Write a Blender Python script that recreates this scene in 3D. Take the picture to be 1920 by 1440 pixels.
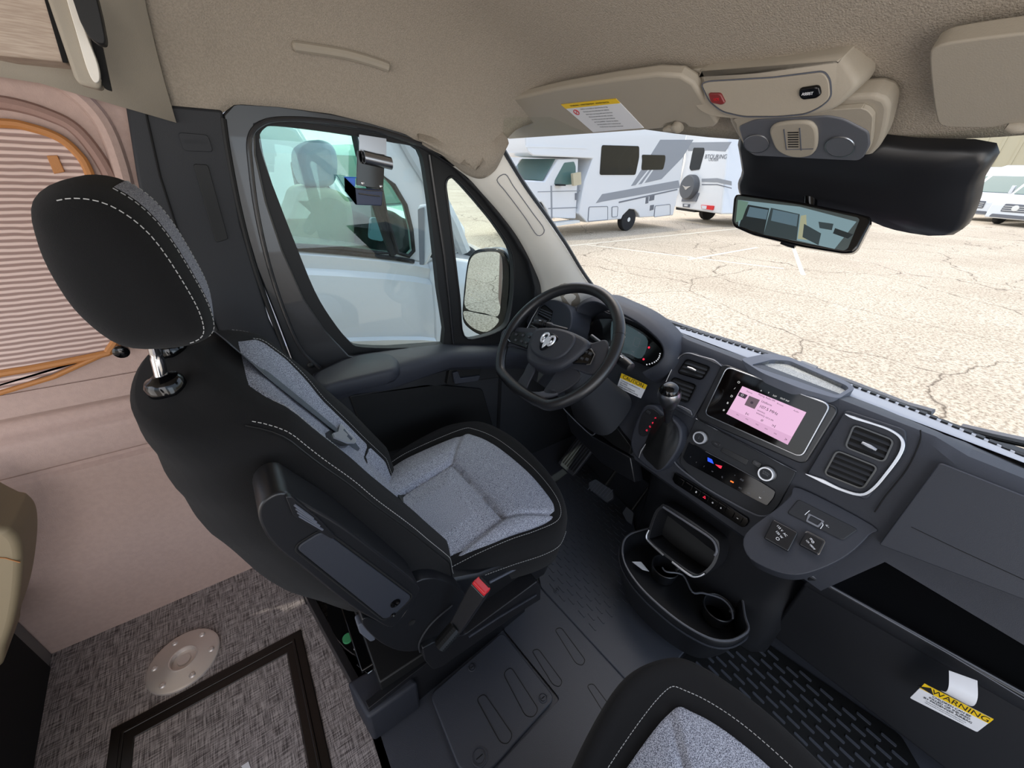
import bpy, bmesh, math, random
from mathutils import Vector as V, Matrix, noise
from mathutils.geometry import tessellate_polygon
random.seed(7)
SC=bpy.context.scene
for o in list(bpy.data.objects): bpy.data.objects.remove(o)
# ---------------------------------------------------------------- camera
FPX=721.0; EYE=V((0,0,1.4))
_X=V((1120,-342,FPX)).normalized()
_Y=V((-600,-445,FPX)); _Y=(_Y-_X*_X.dot(_Y)).normalized()
_Z=_X.cross(_Y)
def ray(px,py):
    d=V(((px-960)/FPX,(py-720)/FPX,1.0)); return V((_X.dot(d),_Y.dot(d),_Z.dot(d))).normalized()
cr_=V((_X.x,_Y.x,_Z.x)); cd_=V((_X.y,_Y.y,_Z.y)); cf_=V((_X.z,_Y.z,_Z.z))
cam=bpy.data.cameras.new('camera'); co=bpy.data.objects.new('camera',cam); SC.collection.objects.link(co)
M=Matrix.Identity(4)
for i in range(3): M[i][0]=cr_[i]; M[i][1]=-cd_[i]; M[i][2]=-cf_[i]; M[i][3]=EYE[i]
co.matrix_world=M; cam.sensor_width=36; cam.lens=36*FPX/1920; cam.clip_start=.02; cam.clip_end=400
SC.camera=co
# ---------------------------------------------------------------- light
SC.view_settings.view_transform='Standard'; SC.view_settings.look='None'
SC.view_settings.exposure=0.12; SC.view_settings.gamma=1.0
SC.view_settings.use_curve_mapping=False
wd=bpy.data.worlds.new('sky'); SC.world=wd; wd.use_nodes=True
nt=wd.node_tree; bg=nt.nodes['Background']
sk=nt.nodes.new('ShaderNodeTexSky'); sk.sky_type='NISHITA'; sk.sun_disc=False
sk.sun_elevation=math.radians(58); sk.sun_rotation=math.radians(40); sk.air_density=1.0; sk.dust_density=3.0; sk.ozone_density=1.0
mx=nt.nodes.new('ShaderNodeMixRGB'); mx.inputs[0].default_value=.45; mx.inputs[2].default_value=(2.8,3.0,3.5,1)
nt.links.new(sk.outputs[0],mx.inputs[1]); nt.links.new(mx.outputs[0],bg.inputs[0]); bg.inputs[1].default_value=.42
sl=bpy.data.lights.new('sun','SUN'); sl.energy=1.3; sl.angle=.01; sl.color=(1,.92,.80)
so=bpy.data.objects.new('sun',sl); SC.collection.objects.link(so)
SUN=V((-.50,.18,.85)).normalized()          # direction towards the sun
so.rotation_euler=SUN.to_track_quat('Z','Y').to_euler()
def door_fill(name,loc,to,sx,sy,power,col):  # fill lamps added at the unseen door openings to brighten the cab
    l=bpy.data.lights.new(name,'AREA'); l.shape='RECTANGLE'; l.size=sx; l.size_y=sy; l.energy=power; l.color=col
    o=bpy.data.objects.new(name,l); SC.collection.objects.link(o); o.location=loc
    o.rotation_euler=(V(loc)-V(to)).to_track_quat('Z','Y').to_euler()
door_fill('sliding_door_fill',(-.75,-1.45,1.0),(0,1,.6),1.3,1.7,23,(1,.94,.90))
door_fill('rear_door_fill',(-2.3,.2,1.1),(1,.2,.8),1.6,1.5,15,(1,.97,.96))
door_fill('passenger_door_fill',(.75,-1.4,1.05),(.6,1,.3),1.0,.9,8,(.72,.86,1))
# ---------------------------------------------------------------- pixel -> surface helpers
def hit(px,py,s,t0=.15,t1=9.):
    r=ray(px,py); n=300; prev=None
    for i in range(n+1):
        t=t0*(t1/t0)**(i/n); v=s(EYE+r*t)
        if prev is not None and (v>0)!=(pv>0):
            a,b=prev,t
            for _ in range(40):
                m=(a+b)/2; w=s(EYE+r*m)
                if (w>0)==(pv>0): a=m
                else: b=m
            return EYE+r*a
        prev,pv=t,v
    raise ValueError('no hit %s %s'%(px,py))
def onx(px,py,x): r=ray(px,py); return EYE+r*(x/r.x)
def ony(px,py,y): r=ray(px,py); return EYE+r*(y/r.y)
def onz(px,py,z): r=ray(px,py); return EYE+r*((z-1.4)/r.z)
CY=.32
def WS(p): return p[0]-(1.48-.87*(p[2]-.88)-.22*((p[1]-CY)/.9)**2)
def wsx(y,z): return 1.48-.87*(z-.88)-.22*((y-CY)/.9)**2
class F:
    'local frame: o origin, u right, v up, n outwards'
    def __init__(s,o,u,v):
        s.o=V(o); s.u=V(u).normalized(); v=V(v); s.v=(v-s.u*s.u.dot(v)).normalized(); s.n=s.u.cross(s.v)
    def p(s,a,b,c=0): return s.o+s.u*a+s.v*b+s.n*c
    def px(s,x,y):
        r=ray(x,y); t=(s.o-EYE).dot(s.n)/r.dot(s.n); q=EYE+r*t-s.o; return (q.dot(s.u),q.dot(s.v))
    def pp(s,L): return [s.px(*q) for q in L]
    def mat(s,a=0,b=0,c=0,rot=0):
        m=Matrix.Identity(4); q=s.p(a,b,c); cu=math.cos(rot); su=math.sin(rot); uu=s.u*cu+s.v*su; vv=s.v*cu-s.u*su
        for i in range(3): m[i][0]=uu[i]; m[i][1]=vv[i]; m[i][2]=s.n[i]; m[i][3]=q[i]
        return m
    def off(s,c): return F(s.p(0,0,c),s.u,s.v)
# ---------------------------------------------------------------- materials
def lin(c):
    return tuple((x/255/12.92 if x/255<=.04045 else ((x/255+.055)/1.055)**2.4) for x in c)+(1,)
MT={}
def mat(name,rgb,rough=.5,metal=0,bump=0,bscale=300,var=0,vscale=200,spec=.5,coat=0,emit=None,estr=1,sheen=0,stretch=None,rgb2=None,detail=3):
    m=bpy.data.materials.new(name); m.use_nodes=True; N=m.node_tree.nodes; L=m.node_tree.links; b=N['Principled BSDF']
    c=lin(rgb) if max(rgb)>1 else tuple(rgb)+(1,)
    b.inputs['Base Color'].default_value=c; b.inputs['Roughness'].default_value=rough; b.inputs['Metallic'].default_value=metal
    b.inputs['Specular IOR Level'].default_value=spec; b.inputs['Coat Weight'].default_value=coat
    if sheen: b.inputs['Sheen Weight'].default_value=sheen
    if emit: b.inputs['Emission Color'].default_value=lin(emit); b.inputs['Emission Strength'].default_value=estr
    tc=N.new('ShaderNodeTexCoord'); mp=N.new('ShaderNodeMapping'); L.new(tc.outputs['Object'],mp.inputs[0])
    if stretch: mp.inputs['Scale'].default_value=stretch
    if var or rgb2:
        n=N.new('ShaderNodeTexNoise'); n.inputs['Scale'].default_value=vscale; n.inputs['Detail'].default_value=detail; L.new(mp.outputs[0],n.inputs[0])
        r=N.new('ShaderNodeValToRGB'); r.color_ramp.elements[0].position=.38; r.color_ramp.elements[1].position=.62
        if rgb2: c2=lin(rgb2); r.color_ramp.elements[0].color=c; r.color_ramp.elements[1].color=c2
        else:
            r.color_ramp.elements[0].color=tuple(x*(1-var) for x in c[:3])+(1,); r.color_ramp.elements[1].color=tuple(min(1,x*(1+var)) for x in c[:3])+(1,)
        L.new(n.outputs[0],r.inputs[0]); L.new(r.outputs[0],b.inputs['Base Color'])
    if bump:
        n=N.new('ShaderNodeTexNoise'); n.inputs['Scale'].default_value=bscale; n.inputs['Detail'].default_value=2; L.new(mp.outputs[0],n.inputs[0])
        bp=N.new('ShaderNodeBump'); bp.inputs['Strength'].default_value=bump; bp.inputs['Distance'].default_value=.002
        L.new(n.outputs[0],bp.inputs['Height']); L.new(bp.outputs[0],b.inputs['Normal'])
    MT[name]=m; return m
def glassmat(name,tint,gloss=.06):
    m=bpy.data.materials.new(name); m.use_nodes=True; N=m.node_tree.nodes; L=m.node_tree.links; N.remove(N['Principled BSDF'])
    t=N.new('ShaderNodeBsdfTransparent'); t.inputs[0].default_value=tuple(tint)+(1,)
    g=N.new('ShaderNodeBsdfGlossy'); g.inputs['Roughness'].default_value=.0
    x=N.new('ShaderNodeMixShader'); x.inputs[0].default_value=gloss; L.new(t.outputs[0],x.inputs[1]); L.new(g.outputs[0],x.inputs[2])
    L.new(x.outputs[0],N['Material Output'].inputs[0]); MT[name]=m; return m
mat('plastic',(42,45,53),.56,bump=.25,bscale=900,spec=.45)
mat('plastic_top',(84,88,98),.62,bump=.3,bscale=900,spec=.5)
mat('plastic_soft',(34,36,40),.6,bump=.2,bscale=700,spec=.4)
mat('plastic_smooth',(26,27,30),.35,spec=.5)
mat('rubber',(15,16,17),.55,spec=.4)
mat('rubber_mat',(62,65,73),.5,bump=.25,bscale=500,spec=.5)
mat('gloss_black',(8,8,9),.10,spec=.4)
mat('gloss_paint',(40,41,43),.3,spec=.5,coat=.35,bump=.05,bscale=80)
mat('fabric_black',(26,26,27),.95,bump=.5,bscale=1500,spec=.15,sheen=.05)
mat('fabric_grey',(92,95,106),.95,bump=.6,bscale=900,spec=.12,rgb2=(190,194,206),vscale=620,detail=1)
mat('stitch',(170,170,168),.8)
mat('satin_light',(222,224,228),.35,.6)
mat('bin_mat',(140,140,136),.95,rgb2=(196,196,190),vscale=500,bump=.4,bscale=700); mat('top_mat_sunlit',(150,154,162),.8,bump=.3,bscale=700)  # both greys lightened to carry the sunlight on bin floor and dash top
mat('chrome',(200,202,205),.12,1)
mat('satin',(168,170,174),.3,1)
mat('alu',(226,218,212),.4,.6,bump=.08,bscale=400)
mat('headliner',(156,147,134),.97,bump=.7,bscale=420,var=.08,vscale=300,spec=.1)
mat('cream',(158,150,136),.55,bump=.1,bscale=600,spec=.35)
mat('cream_light',(228,224,214),.5,bump=.08,bscale=600,spec=.4)
mat('beige_wall',(178,154,144),.75,bump=.25,bscale=500,spec=.25,var=.03,vscale=90)
mat('beige_dark',(150,122,112),.7,bump=.25,bscale=500,spec=.25)
mat('wood',(166,148,132),.6,rgb2=(184,168,152),vscale=30,stretch=(1,1,14),bump=.1,bscale=80)
mat('leather_tan',(176,118,64),.6,bump=.2,bscale=400)
mat('white_label',(226,228,232),.5); mat('yellow',(236,196,20),.5); mat('ink',(20,20,22),.6); mat('grey_ink',(110,112,118),.6)
mat('red_plastic',(196,36,44),.4,emit=(196,36,44),estr=.0)
mat('red_dim',(120,46,46),.35)
mat('console_grey',(86,88,94),.4,spec=.5)
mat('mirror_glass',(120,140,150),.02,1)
mat('mirror_out',(200,205,210),.01,1)
mat('blue_plastic',(50,110,214),.4); mat('navy_plastic',(14,30,66),.35)
mat('white_paint',(226,228,230),.25,coat=.6); mat('silver_paint',(214,216,220),.22,.0,coat=.9,spec=.6)
mat('grey_decal',(146,150,156),.35); mat('grey_decal2',(118,122,130),.35); mat('tint_glass',(16,20,24),.05,spec=.7)
mat('green_glass',(90,120,116),.05,spec=.7); mat('tyre',(34,34,35),.8); mat('rim',(232,232,228),.4,.0)
mat('lamp_red',(220,30,36),.3); mat('lamp_clear',(220,224,228),.15)
mat('bark',(90,80,60),.9); mat('foliage',(86,104,52),.9,rgb2=(128,138,80),vscale=3)
mat('tan_wall',(196,186,158),.8); mat('screen_pink',(20,20,20),.4,emit=(226,180,214),estr=1.0)
mat('screen_dark',(10,7,6),.06,spec=.25); mat('screen_ink',(10,10,10),.5,emit=(70,52,70),estr=.6)
mat('screen_grey',(10,10,10),.5,emit=(116,96,108),estr=.7); mat('screen_white',(10,10,10),.5,emit=(225,225,225),estr=.9)
mat('screen_band',(10,10,10),.5,emit=(212,166,200),estr=1.0)
mat('lit_red',(40,5,8),.4,emit=(235,40,70),estr=1.2); mat('lit_blue',(5,10,40),.4,emit=(40,80,250),estr=1.3)
mat('lit_orange',(40,20,5),.4,emit=(255,120,40),estr=1.3); mat('lit_white',(60,60,60),.4,emit=(220,222,228),estr=.7)
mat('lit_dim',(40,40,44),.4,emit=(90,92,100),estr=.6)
mat('cluster_blue',(20,26,30),.15,emit=(52,66,70),estr=.8)
mat('paint_line',(232,222,202),.8); mat('green_tag',(60,140,90),.6); mat('skin_vinyl',(140,126,100),.6)
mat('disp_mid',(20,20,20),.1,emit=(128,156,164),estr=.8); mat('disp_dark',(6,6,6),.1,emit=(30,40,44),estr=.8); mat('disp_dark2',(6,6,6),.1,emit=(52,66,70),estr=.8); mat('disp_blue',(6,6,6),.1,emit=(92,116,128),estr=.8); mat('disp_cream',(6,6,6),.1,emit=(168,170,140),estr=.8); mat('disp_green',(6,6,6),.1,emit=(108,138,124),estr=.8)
mat('seat_cream',(196,196,170),.6); mat('seat_blue',(150,172,196),.5); mat('charcoal_vinyl',(88,90,94),.5); mat('lamp_dark',(60,64,70),.1,spec=.7); mat('bronze',(22,17,15),.28,.3,spec=.6); mat('bench_grey',(118,116,114),.6)
mat('carpet_dark',(10,10,11),.95); mat('dark_void',(8,8,9),.9); mat('web',(84,90,97),.7,bump=.3,bscale=1400)
glassmat('ws_glass',(.94,.96,.94),.03); glassmat('side_glass',(.88,.95,.92),.035); glassmat('van_glass',(.72,.88,.82),.05)
# floor weave
def weave():
    m=bpy.data.materials.new('woven_vinyl'); m.use_nodes=True; N=m.node_tree.nodes; L=m.node_tree.links; b=N['Principled BSDF']
    b.inputs['Roughness'].default_value=.55; tc=N.new('ShaderNodeTexCoord'); out=[]
    for sc in ((22,420,1),(420,22,1)):
        mp=N.new('ShaderNodeMapping'); mp.inputs['Scale'].default_value=sc; L.new(tc.outputs['Object'],mp.inputs[0])
        n=N.new('ShaderNodeTexNoise'); n.inputs['Scale'].default_value=1; n.inputs['Detail'].default_value=2; L.new(mp.outputs[0],n.inputs[0]); out.append(n)
    a=N.new('ShaderNodeMath'); a.operation='ADD'; L.new(out[0].outputs[0],a.inputs[0]); L.new(out[1].outputs[0],a.inputs[1])
    h=N.new('ShaderNodeMath'); h.operation='MULTIPLY'; h.inputs[1].default_value=.5; L.new(a.outputs[0],h.inputs[0])
    r=N.new('ShaderNodeValToRGB'); e=r.color_ramp.elements; e[0].position=.40; e[0].color=lin((64,58,58)); e[1].position=.60; e[1].color=lin((176,168,166))
    L.new(h.outputs[0],r.inputs[0]); L.new(r.outputs[0],b.inputs['Base Color']); MT['weave']=m
weave()
def asphalt():
    m=bpy.data.materials.new('worn_asphalt'); m.use_nodes=True; N=m.node_tree.nodes; L=m.node_tree.links; b=N['Principled BSDF']; b.inputs['Roughness'].default_value=.9
    tc=N.new('ShaderNodeTexCoord')
    n=N.new('ShaderNodeTexNoise'); n.inputs['Scale'].default_value=28; n.inputs['Detail'].default_value=3; n.inputs['Roughness'].default_value=.7; L.new(tc.outputs['Object'],n.inputs[0])
    r=N.new('ShaderNodeValToRGB'); e=r.color_ramp.elements; e[0].position=.36; e[0].color=lin((154,139,118)); e[1].position=.58; e[1].color=lin((220,205,182)); L.new(n.outputs[0],r.inputs[0])
    n3=N.new('ShaderNodeTexNoise'); n3.inputs['Scale'].default_value=.35; n3.inputs['Detail'].default_value=4; L.new(tc.outputs['Object'],n3.inputs[0])
    r3=N.new('ShaderNodeValToRGB'); r3.color_ramp.elements[0].position=.3; r3.color_ramp.elements[0].color=(.82,.80,.78,1); r3.color_ramp.elements[1].position=.6; r3.color_ramp.elements[1].color=(1,1,1,1); L.new(n3.outputs[0],r3.inputs[0])
    m1=N.new('ShaderNodeMixRGB'); m1.blend_type='MULTIPLY'; m1.inputs[0].default_value=1; L.new(r.outputs[0],m1.inputs[1]); L.new(r3.outputs[0],m1.inputs[2])
    # cracks
    n2=N.new('ShaderNodeTexNoise'); n2.inputs['Scale'].default_value=.9; n2.inputs['Detail'].default_value=6; L.new(tc.outputs['Object'],n2.inputs[0])
    ad=N.new('ShaderNodeMixRGB'); ad.blend_type='ADD'; ad.inputs[0].default_value=.9; L.new(tc.outputs['Object'],ad.inputs[1]); L.new(n2.outputs[1],ad.inputs[2])
    vo=N.new('ShaderNodeTexVoronoi'); vo.feature='DISTANCE_TO_EDGE'; vo.inputs['Scale'].default_value=.34; L.new(ad.outputs[0],vo.inputs[0])
    r2=N.new('ShaderNodeValToRGB'); e=r2.color_ramp.elements; e[0].position=.0012; e[0].color=(.3,.27,.24,1); e[1].position=.005; e[1].color=(1,1,1,1); L.new(vo.outputs['Distance'],r2.inputs[0])
    m2=N.new('ShaderNodeMixRGB'); m2.blend_type='MULTIPLY'; m2.inputs[0].default_value=1; L.new(m1.outputs[0],m2.inputs[1]); L.new(r2.outputs[0],m2.inputs[2])
    L.new(m2.outputs[0],b.inputs['Base Color']); MT['asphalt']=m
asphalt()
def pleat():
    m=bpy.data.materials.new('pleated_fabric'); m.use_nodes=True; N=m.node_tree.nodes; L=m.node_tree.links; b=N['Principled BSDF']; b.inputs['Roughness'].default_value=.8
    tc=N.new('ShaderNodeTexCoord'); w=N.new('ShaderNodeTexWave'); w.bands_direction='Z'; w.inputs['Scale'].default_value=26; w.inputs['Distortion'].default_value=1.0; w.inputs['Detail'].default_value=1
    L.new(tc.outputs['Object'],w.inputs[0]); r=N.new('ShaderNodeValToRGB'); e=r.color_ramp.elements; e[0].position=.25; e[0].color=lin((150,124,116)); e[1].position=.7; e[1].color=lin((216,192,182))
    L.new(w.outputs[0],r.inputs[0]); L.new(r.outputs[0],b.inputs['Base Color'])
    bp=N.new('ShaderNodeBump'); bp.inputs['Strength'].default_value=.6; bp.inputs['Distance'].default_value=.004; L.new(w.outputs[0],bp.inputs['Height']); L.new(bp.outputs[0],b.inputs['Normal']); MT['pleat']=m
pleat()
# ---------------------------------------------------------------- object helpers
COL=SC.collection
def thing(name,label,cat,loc=(0,0,0),group=None):
    o=bpy.data.objects.new(name,None); o.empty_display_size=.05; COL.objects.link(o); o.location=loc; o['_l']=1
    del o['_l']; o['label']=label; o['category']=cat
    if group: o['group']=group
    return o
def tag(o,label,cat,group=None):
    o['label']=label; o['category']=cat
    if group: o['group']=group
    return o
def struct(o): o['kind']='structure'; return o
def mesh(name,vs,fs,m,parent=None,bev=0,seg=2,smooth=True,sub=0,label=None,angle=35,mats=None,fm=None):
    me=bpy.data.meshes.new(name); me.from_pydata([tuple(v) for v in vs],[],fs)
    bm=bmesh.new(); bm.from_mesh(me); bmesh.ops.remove_doubles(bm,verts=bm.verts,dist=1e-6); bmesh.ops.recalc_face_normals(bm,faces=bm.faces); bm.to_mesh(me); bm.free()
    me.materials.append(MT[m] if isinstance(m,str) else m)
    if smooth and len(me.polygons):
        me.shade_smooth()
        if not sub: me.set_sharp_from_angle(angle=math.radians(angle))
    o=bpy.data.objects.new(name,me); COL.objects.link(o)
    if parent is not None:
        o.parent=parent
        if parent.type=='EMPTY': o.matrix_parent_inverse=Matrix.Translation(-parent.location)
    if bev:
        b=o.modifiers.new('bevel','BEVEL'); b.width=bev; b.segments=seg; b.limit_method='ANGLE'; b.angle_limit=math.radians(40); b.harden_normals=False
    if sub:
        s=o.modifiers.new('sub','SUBSURF'); s.levels=sub; s.render_levels=sub
    if label: o['label']=label
    return o
class G:
    'collects geometry of one mesh'
    def __init__(s): s.v=[]; s.f=[]
    def add(s,vs,fs):
        k=len(s.v); s.v+=[V(v) for v in vs]; s.f+=[[i+k for i in f] for f in fs]; return s
    def poly(s,pts): return s.add(pts,[list(range(len(pts)))])
    def plate(s,fr,outer,c0,c1,holes=()):
        loops=[list(outer)]+[list(h) for h in holes]
        fl=[p for l in loops for p in l]
        tr=tessellate_polygon([[V((p[0],p[1],0)) for p in l] for l in loops]); n=len(fl)
        vs=[fr.p(p[0],p[1],c1) for p in fl]+[fr.p(p[0],p[1],c0) for p in fl]
        if holes: fs=[list(t) for t in tr]+[[i+n for i in t] for t in tr]
        else: fs=[list(range(n)),[i+n for i in range(n)]]
        k=0
        for l in loops:
            m=len(l)
            for i in range(m): a=k+i; b=k+(i+1)%m; fs.append([a,b,b+n,a+n])
            k+=m
        return s.add(vs,fs)
    def box(s,x0,y0,z0,x1,y1,z1):
        vs=[(x,y,z) for x in (x0,x1) for y in (y0,y1) for z in (z0,z1)]
        return s.add(vs,[[0,1,3,2],[4,6,7,5],[0,4,5,1],[2,3,7,6],[0,2,6,4],[1,5,7,3]])
    def hexa(s,q,d):
        'quad q swept by d'
        d=V(d); q=[V(a) for a in q]; n=len(q); vs=q+[a+d for a in q]
        return s.add(vs,[list(range(n)),[i+n for i in range(n)]]+[[i,(i+1)%n,(i+1)%n+n,i+n] for i in range(n)])
    def loft(s,rings,closed=True,caps=True):
        n=len(rings[0]); vs=[p for r in rings for p in r]; fs=[]
        for k in range(len(rings)-1):
            for i in range(n if closed else n-1):
                j=(i+1)%n; fs.append([k*n+i,k*n+j,(k+1)*n+j,(k+1)*n+i])
        if caps and closed: fs+= [list(range(n)),[(len(rings)-1)*n+i for i in range(n)]]
        return s.add(vs,fs)
    def tube(s,pts,r,n=8,closed=False,flat=None):
        pts=[V(p) for p in pts]; m=len(pts); rings=[]; prev=None
        for i,p in enumerate(pts):
            a=pts[(i-1)%m] if (closed or i>0) else p; b=pts[(i+1)%m] if (closed or i<m-1) else p
            t=(b-a).normalized() if (b-a).length>1e-9 else V((0,0,1))
            if prev is None: nn=t.orthogonal().normalized()
            else: nn=(prev-t*prev.dot(t)).normalized()
            prev=nn; bb=t.cross(nn); rr=r[i] if isinstance(r,(list,tuple)) else r
            rings.append([p+(nn*math.cos(2*math.pi*k/n)+bb*math.sin(2*math.pi*k/n))*rr for k in range(n)])
        if closed: rings.append(rings[0]); return s.loft(rings,caps=False)
        return s.loft(rings)
    def lathe(s,fr,prof,n=32,a=0,b=0):
        'prof (radius, height along n)'
        rings=[[fr.p(a+r*math.cos(2*math.pi*k/n),b+r*math.sin(2*math.pi*k/n),c) for k in range(n)] for r,c in prof]
        return s.loft(rings)
    def strip(s,pts,w,nrm,th=.001):
        'flat band along pts, width w, lying perpendicular to nrm'
        pts=[V(p) for p in pts]; nrm=V(nrm).normalized(); rings=[]
        for i,p in enumerate(pts):
            t=(pts[min(i+1,len(pts)-1)]-pts[max(i-1,0)]).normalized(); sd=t.cross(nrm).normalized()*w/2; ww=nrm*th
            rings.append([p+sd,p-sd,p-sd+ww,p+sd+ww])
        return s.loft(rings)
    def grid(s,fn,nu,nv):
        vs=[fn(i/nu,j/nv) for i in range(nu+1) for j in range(nv+1)]
        return s.add(vs,[[i*(nv+1)+j,(i+1)*(nv+1)+j,(i+1)*(nv+1)+j+1,i*(nv+1)+j+1] for i in range(nu) for j in range(nv)])
    def build(s,name,m,parent=None,**k): return mesh(name,s.v,s.f,m,parent,**k)
def catmull(P,n=6,closed=True):
    P=[V(p) if len(p)==3 else V((p[0],p[1],0)) for p in P]; m=len(P); out=[]
    rng=range(m) if closed else range(m-1)
    for i in rng:
        if closed: a,b,c,d=P[(i-1)%m],P[i],P[(i+1)%m],P[(i+2)%m]
        else: a,b,c,d=P[max(i-1,0)],P[i],P[i+1],P[min(i+2,m-1)]
        for k in range(n):
            t=k/n; out.append(.5*((2*b)+(c-a)*t+(2*a-5*b+4*c-d)*t*t+(3*b-a-3*c+d)*t**3))
    if not closed: out.append(P[-1])
    return out
def c2(P,n=6,closed=True): return [(p.x,p.y) for p in catmull([(q[0],q[1],0) for q in P],n,closed)]
def rp(P,r,n=5):
    'polygon with rounded corners (2d)'
    P=[V((p[0],p[1])) for p in P]; m=len(P); out=[]
    for i in range(m):
        a,b,c=P[(i-1)%m],P[i],P[(i+1)%m]; rr=r[i] if isinstance(r,(list,tuple)) else r
        d1=(a-b); d2=(c-b); q=min(rr,d1.length*.45,d2.length*.45)
        p0=b+d1.normalized()*q; p1=b+d2.normalized()*q
        if q<1e-6: out.append((b.x,b.y)); continue
        for k in range(n+1):
            t=k/n; p=p0*(1-t)**2+b*2*t*(1-t)+p1*t*t; out.append((p.x,p.y))
    return out
def rect(a0,b0,a1,b1,r=0,n=4): return rp([(a0,b0),(a1,b0),(a1,b1),(a0,b1)],r,n) if r else [(a0,b0),(a1,b0),(a1,b1),(a0,b1)]
def inset(P,d):
    cx=sum(p[0] for p in P)/len(P); cy=sum(p[1] for p in P)/len(P); out=[]; m=len(P)
    ar=sum(P[i][0]*P[(i+1)%m][1]-P[(i+1)%m][0]*P[i][1] for i in range(m))
    s=1 if ar>0 else -1
    for i in range(m):
        a=V(P[(i-1)%m]); b=V(P[(i+1)%m]); t=(b-a)
        if t.length<1e-9: out.append(P[i]); continue
        t.normalize(); out.append((P[i][0]-t.y*d*s,P[i][1]+t.x*d*s))
    return out
def dashes(path,r,on=.006,off=.003,closed=False):
    g=G(); P=[V(p) for p in path]
    if closed: P.append(P[0])
    L=[0]
    for a,b in zip(P,P[1:]): L.append(L[-1]+(b-a).length)
    def at(d):
        for i in range(len(L)-1):
            if L[i+1]>=d: return P[i].lerp(P[i+1],(d-L[i])/max(1e-9,L[i+1]-L[i]))
        return P[-1]
    d=0
    while d+on<L[-1]: g.tube([at(d),at(d+on)],r,4); d+=on+off
    return g
def text(s,size,m4,m,parent,name='lettering',align='CENTER',ext=.0004,sx=1,shear=0,label=None):
    c=bpy.data.curves.new(name,'FONT'); c.body=s; c.size=size; c.align_x=align; c.align_y='CENTER'; c.extrude=ext; c.shear=shear
    o=bpy.data.objects.new(name+'_t',c); COL.objects.link(o)
    dg=bpy.context.evaluated_depsgraph_get(); me=bpy.data.meshes.new_from_object(o.evaluated_get(dg)); bpy.data.objects.remove(o)
    me.transform(m4@Matrix.Diagonal((sx,1,1,1))); me.materials.clear(); me.materials.append(MT[m])
    q=bpy.data.objects.new(name,me); COL.objects.link(q)
    if parent is not None:
        q.parent=parent
        if parent.type=='EMPTY': q.matrix_parent_inverse=Matrix.Translation(-parent.location)
    if label: q['label']=label
    return q
# ================================================================ van shell
YW=1.305      # inner face of the cargo side wall
YD=1.28       # inner face of the driver door opening
FXZ=lambda y:F((0,y,0),(1,0,0),(0,0,1))     # frame on a side wall: u forward, v up, n towards -y (into the cab)
FW=FXZ(YW); FD=FXZ(YD)
# cargo floor
g=G(); g.box(-1.6,-1.0,-.03,.02,YW+.02,0); struct(g.build('floor','weave'))
# cargo side wall with pressed ribs, as a profile swept along x, window cut out above
def wy(z):
    y=YW
    for zc,w,d in ((.772,.028,.030),(.636,.012,.014)):
        y+=d*math.exp(-((z-zc)/w)**4)
    return y
g=G()
zs=[i*.01 for i in range(0,88)]
g.loft([[V((x,wy(z),z)) for z in zs]+[V((x,YW+.05,z)) for z in reversed(zs)] for x in (-1.6,-1.2,-.8,-.4,-.02)])
wl=g.build('wall_left','beige_wall'); struct(wl)
# upper wall panel around the cargo window
WO=FW.pp([(0,232),(60,238),(110,255),(150,285),(178,325),(215,420),(245,560),(252,640),(235,668),(0,735)])
z0=.87
outer=[(-1.6,z0),(-.02,z0),(-.02,1.62),(-1.6,1.62)]
hole=rp([(-1.45,.95),(-.29,.965),(-.192,1.22),(-.2,1.40),(-1.45,1.44)],[.05,.06,.10,.10,.05])
g=G(); g.plate(FW,outer,0,-.05,[hole]); struct(g.build('wall_left_upper','beige_wall',bev=.004))
# swage line above the window
g=G(); P=[ony(x,y,YW-.002) for x,y in ((-120,190),(0,192),(90,215),(150,250),(205,330),(240,430))]
g.tube(catmull(P,6,False),.012,8); struct(g.build('trim_1','beige_dark'))
g=G(); P=[ony(x,y,YW-.002) for x,y in ((-60,108),(0,112),(60,125),(130,165),(190,225),(225,310),(250,420))]
g.tube(catmull(P,6,False),.016,8); struct(g.build('trim_2','beige_wall'))
# ---- ceiling / headliner
def zside(x):
    T=[(-2,1.52),(-.25,1.50),(-.02,1.459),(.07,1.466),(.107,1.492),(.2,1.496),(.32,1.494),(.42,1.482),(.52,1.465),(.6,1.43),(.675,1.395),(.74,1.405),(.80,1.44),(.9,1.455)]
    for (a,b),(c,d) in zip(T,T[1:]):
        if x<=c: return b+(d-b)*(x-a)/(c-a)
    return 1.455
def yside(x): return YD if x<.6 else max(1.13,YD-.55*(x-.6)**.9)
def smin(a,b,k=.06):
    h=max(k-abs(a-b),0)/k; return min(a,b)-h*h*k*.25
def zc(x,y): return smin(1.79,1.462+(.985-x)*.56,.10)
def ceil(x,y):
    ys=yside(x); s=max(0,min(1,(ys-y)/.34)); zz=zc(x,y); zs_=min(zside(x),zz)
    return zs_+(zz-zs_)*math.sqrt(max(0,1-(1-s)**2))**1.0
def ceilpt(u,v):
    # v: 0 at door .. 1 far right ; u: 0 rear .. 1 windshield
    y0=YD; 
    w=v
    if w<.4: y=1.28-.36*(1-math.cos(w/.4*math.pi/2))
    else: y=.92-(w-.4)/.6*2.0
    xe=min(wsx(y,1.462),1.0); 
    if y>1.13: xe=min(xe,.66+(1.28-y)*1.05)
    xr=-.02+(.07*min(1,max(0,1.28-y)/.30)); x=xr+(xe-xr)*u; y=min(y,yside(x)); return V((x,y,ceil(x,y)))
def ceilsurf(p): return p[2]-ceil(p[0],p[1])
g=G(); g.grid(ceilpt,44,44); ce=g.build('ceiling','headliner',smooth=True,angle=80); struct(ce)
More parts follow.
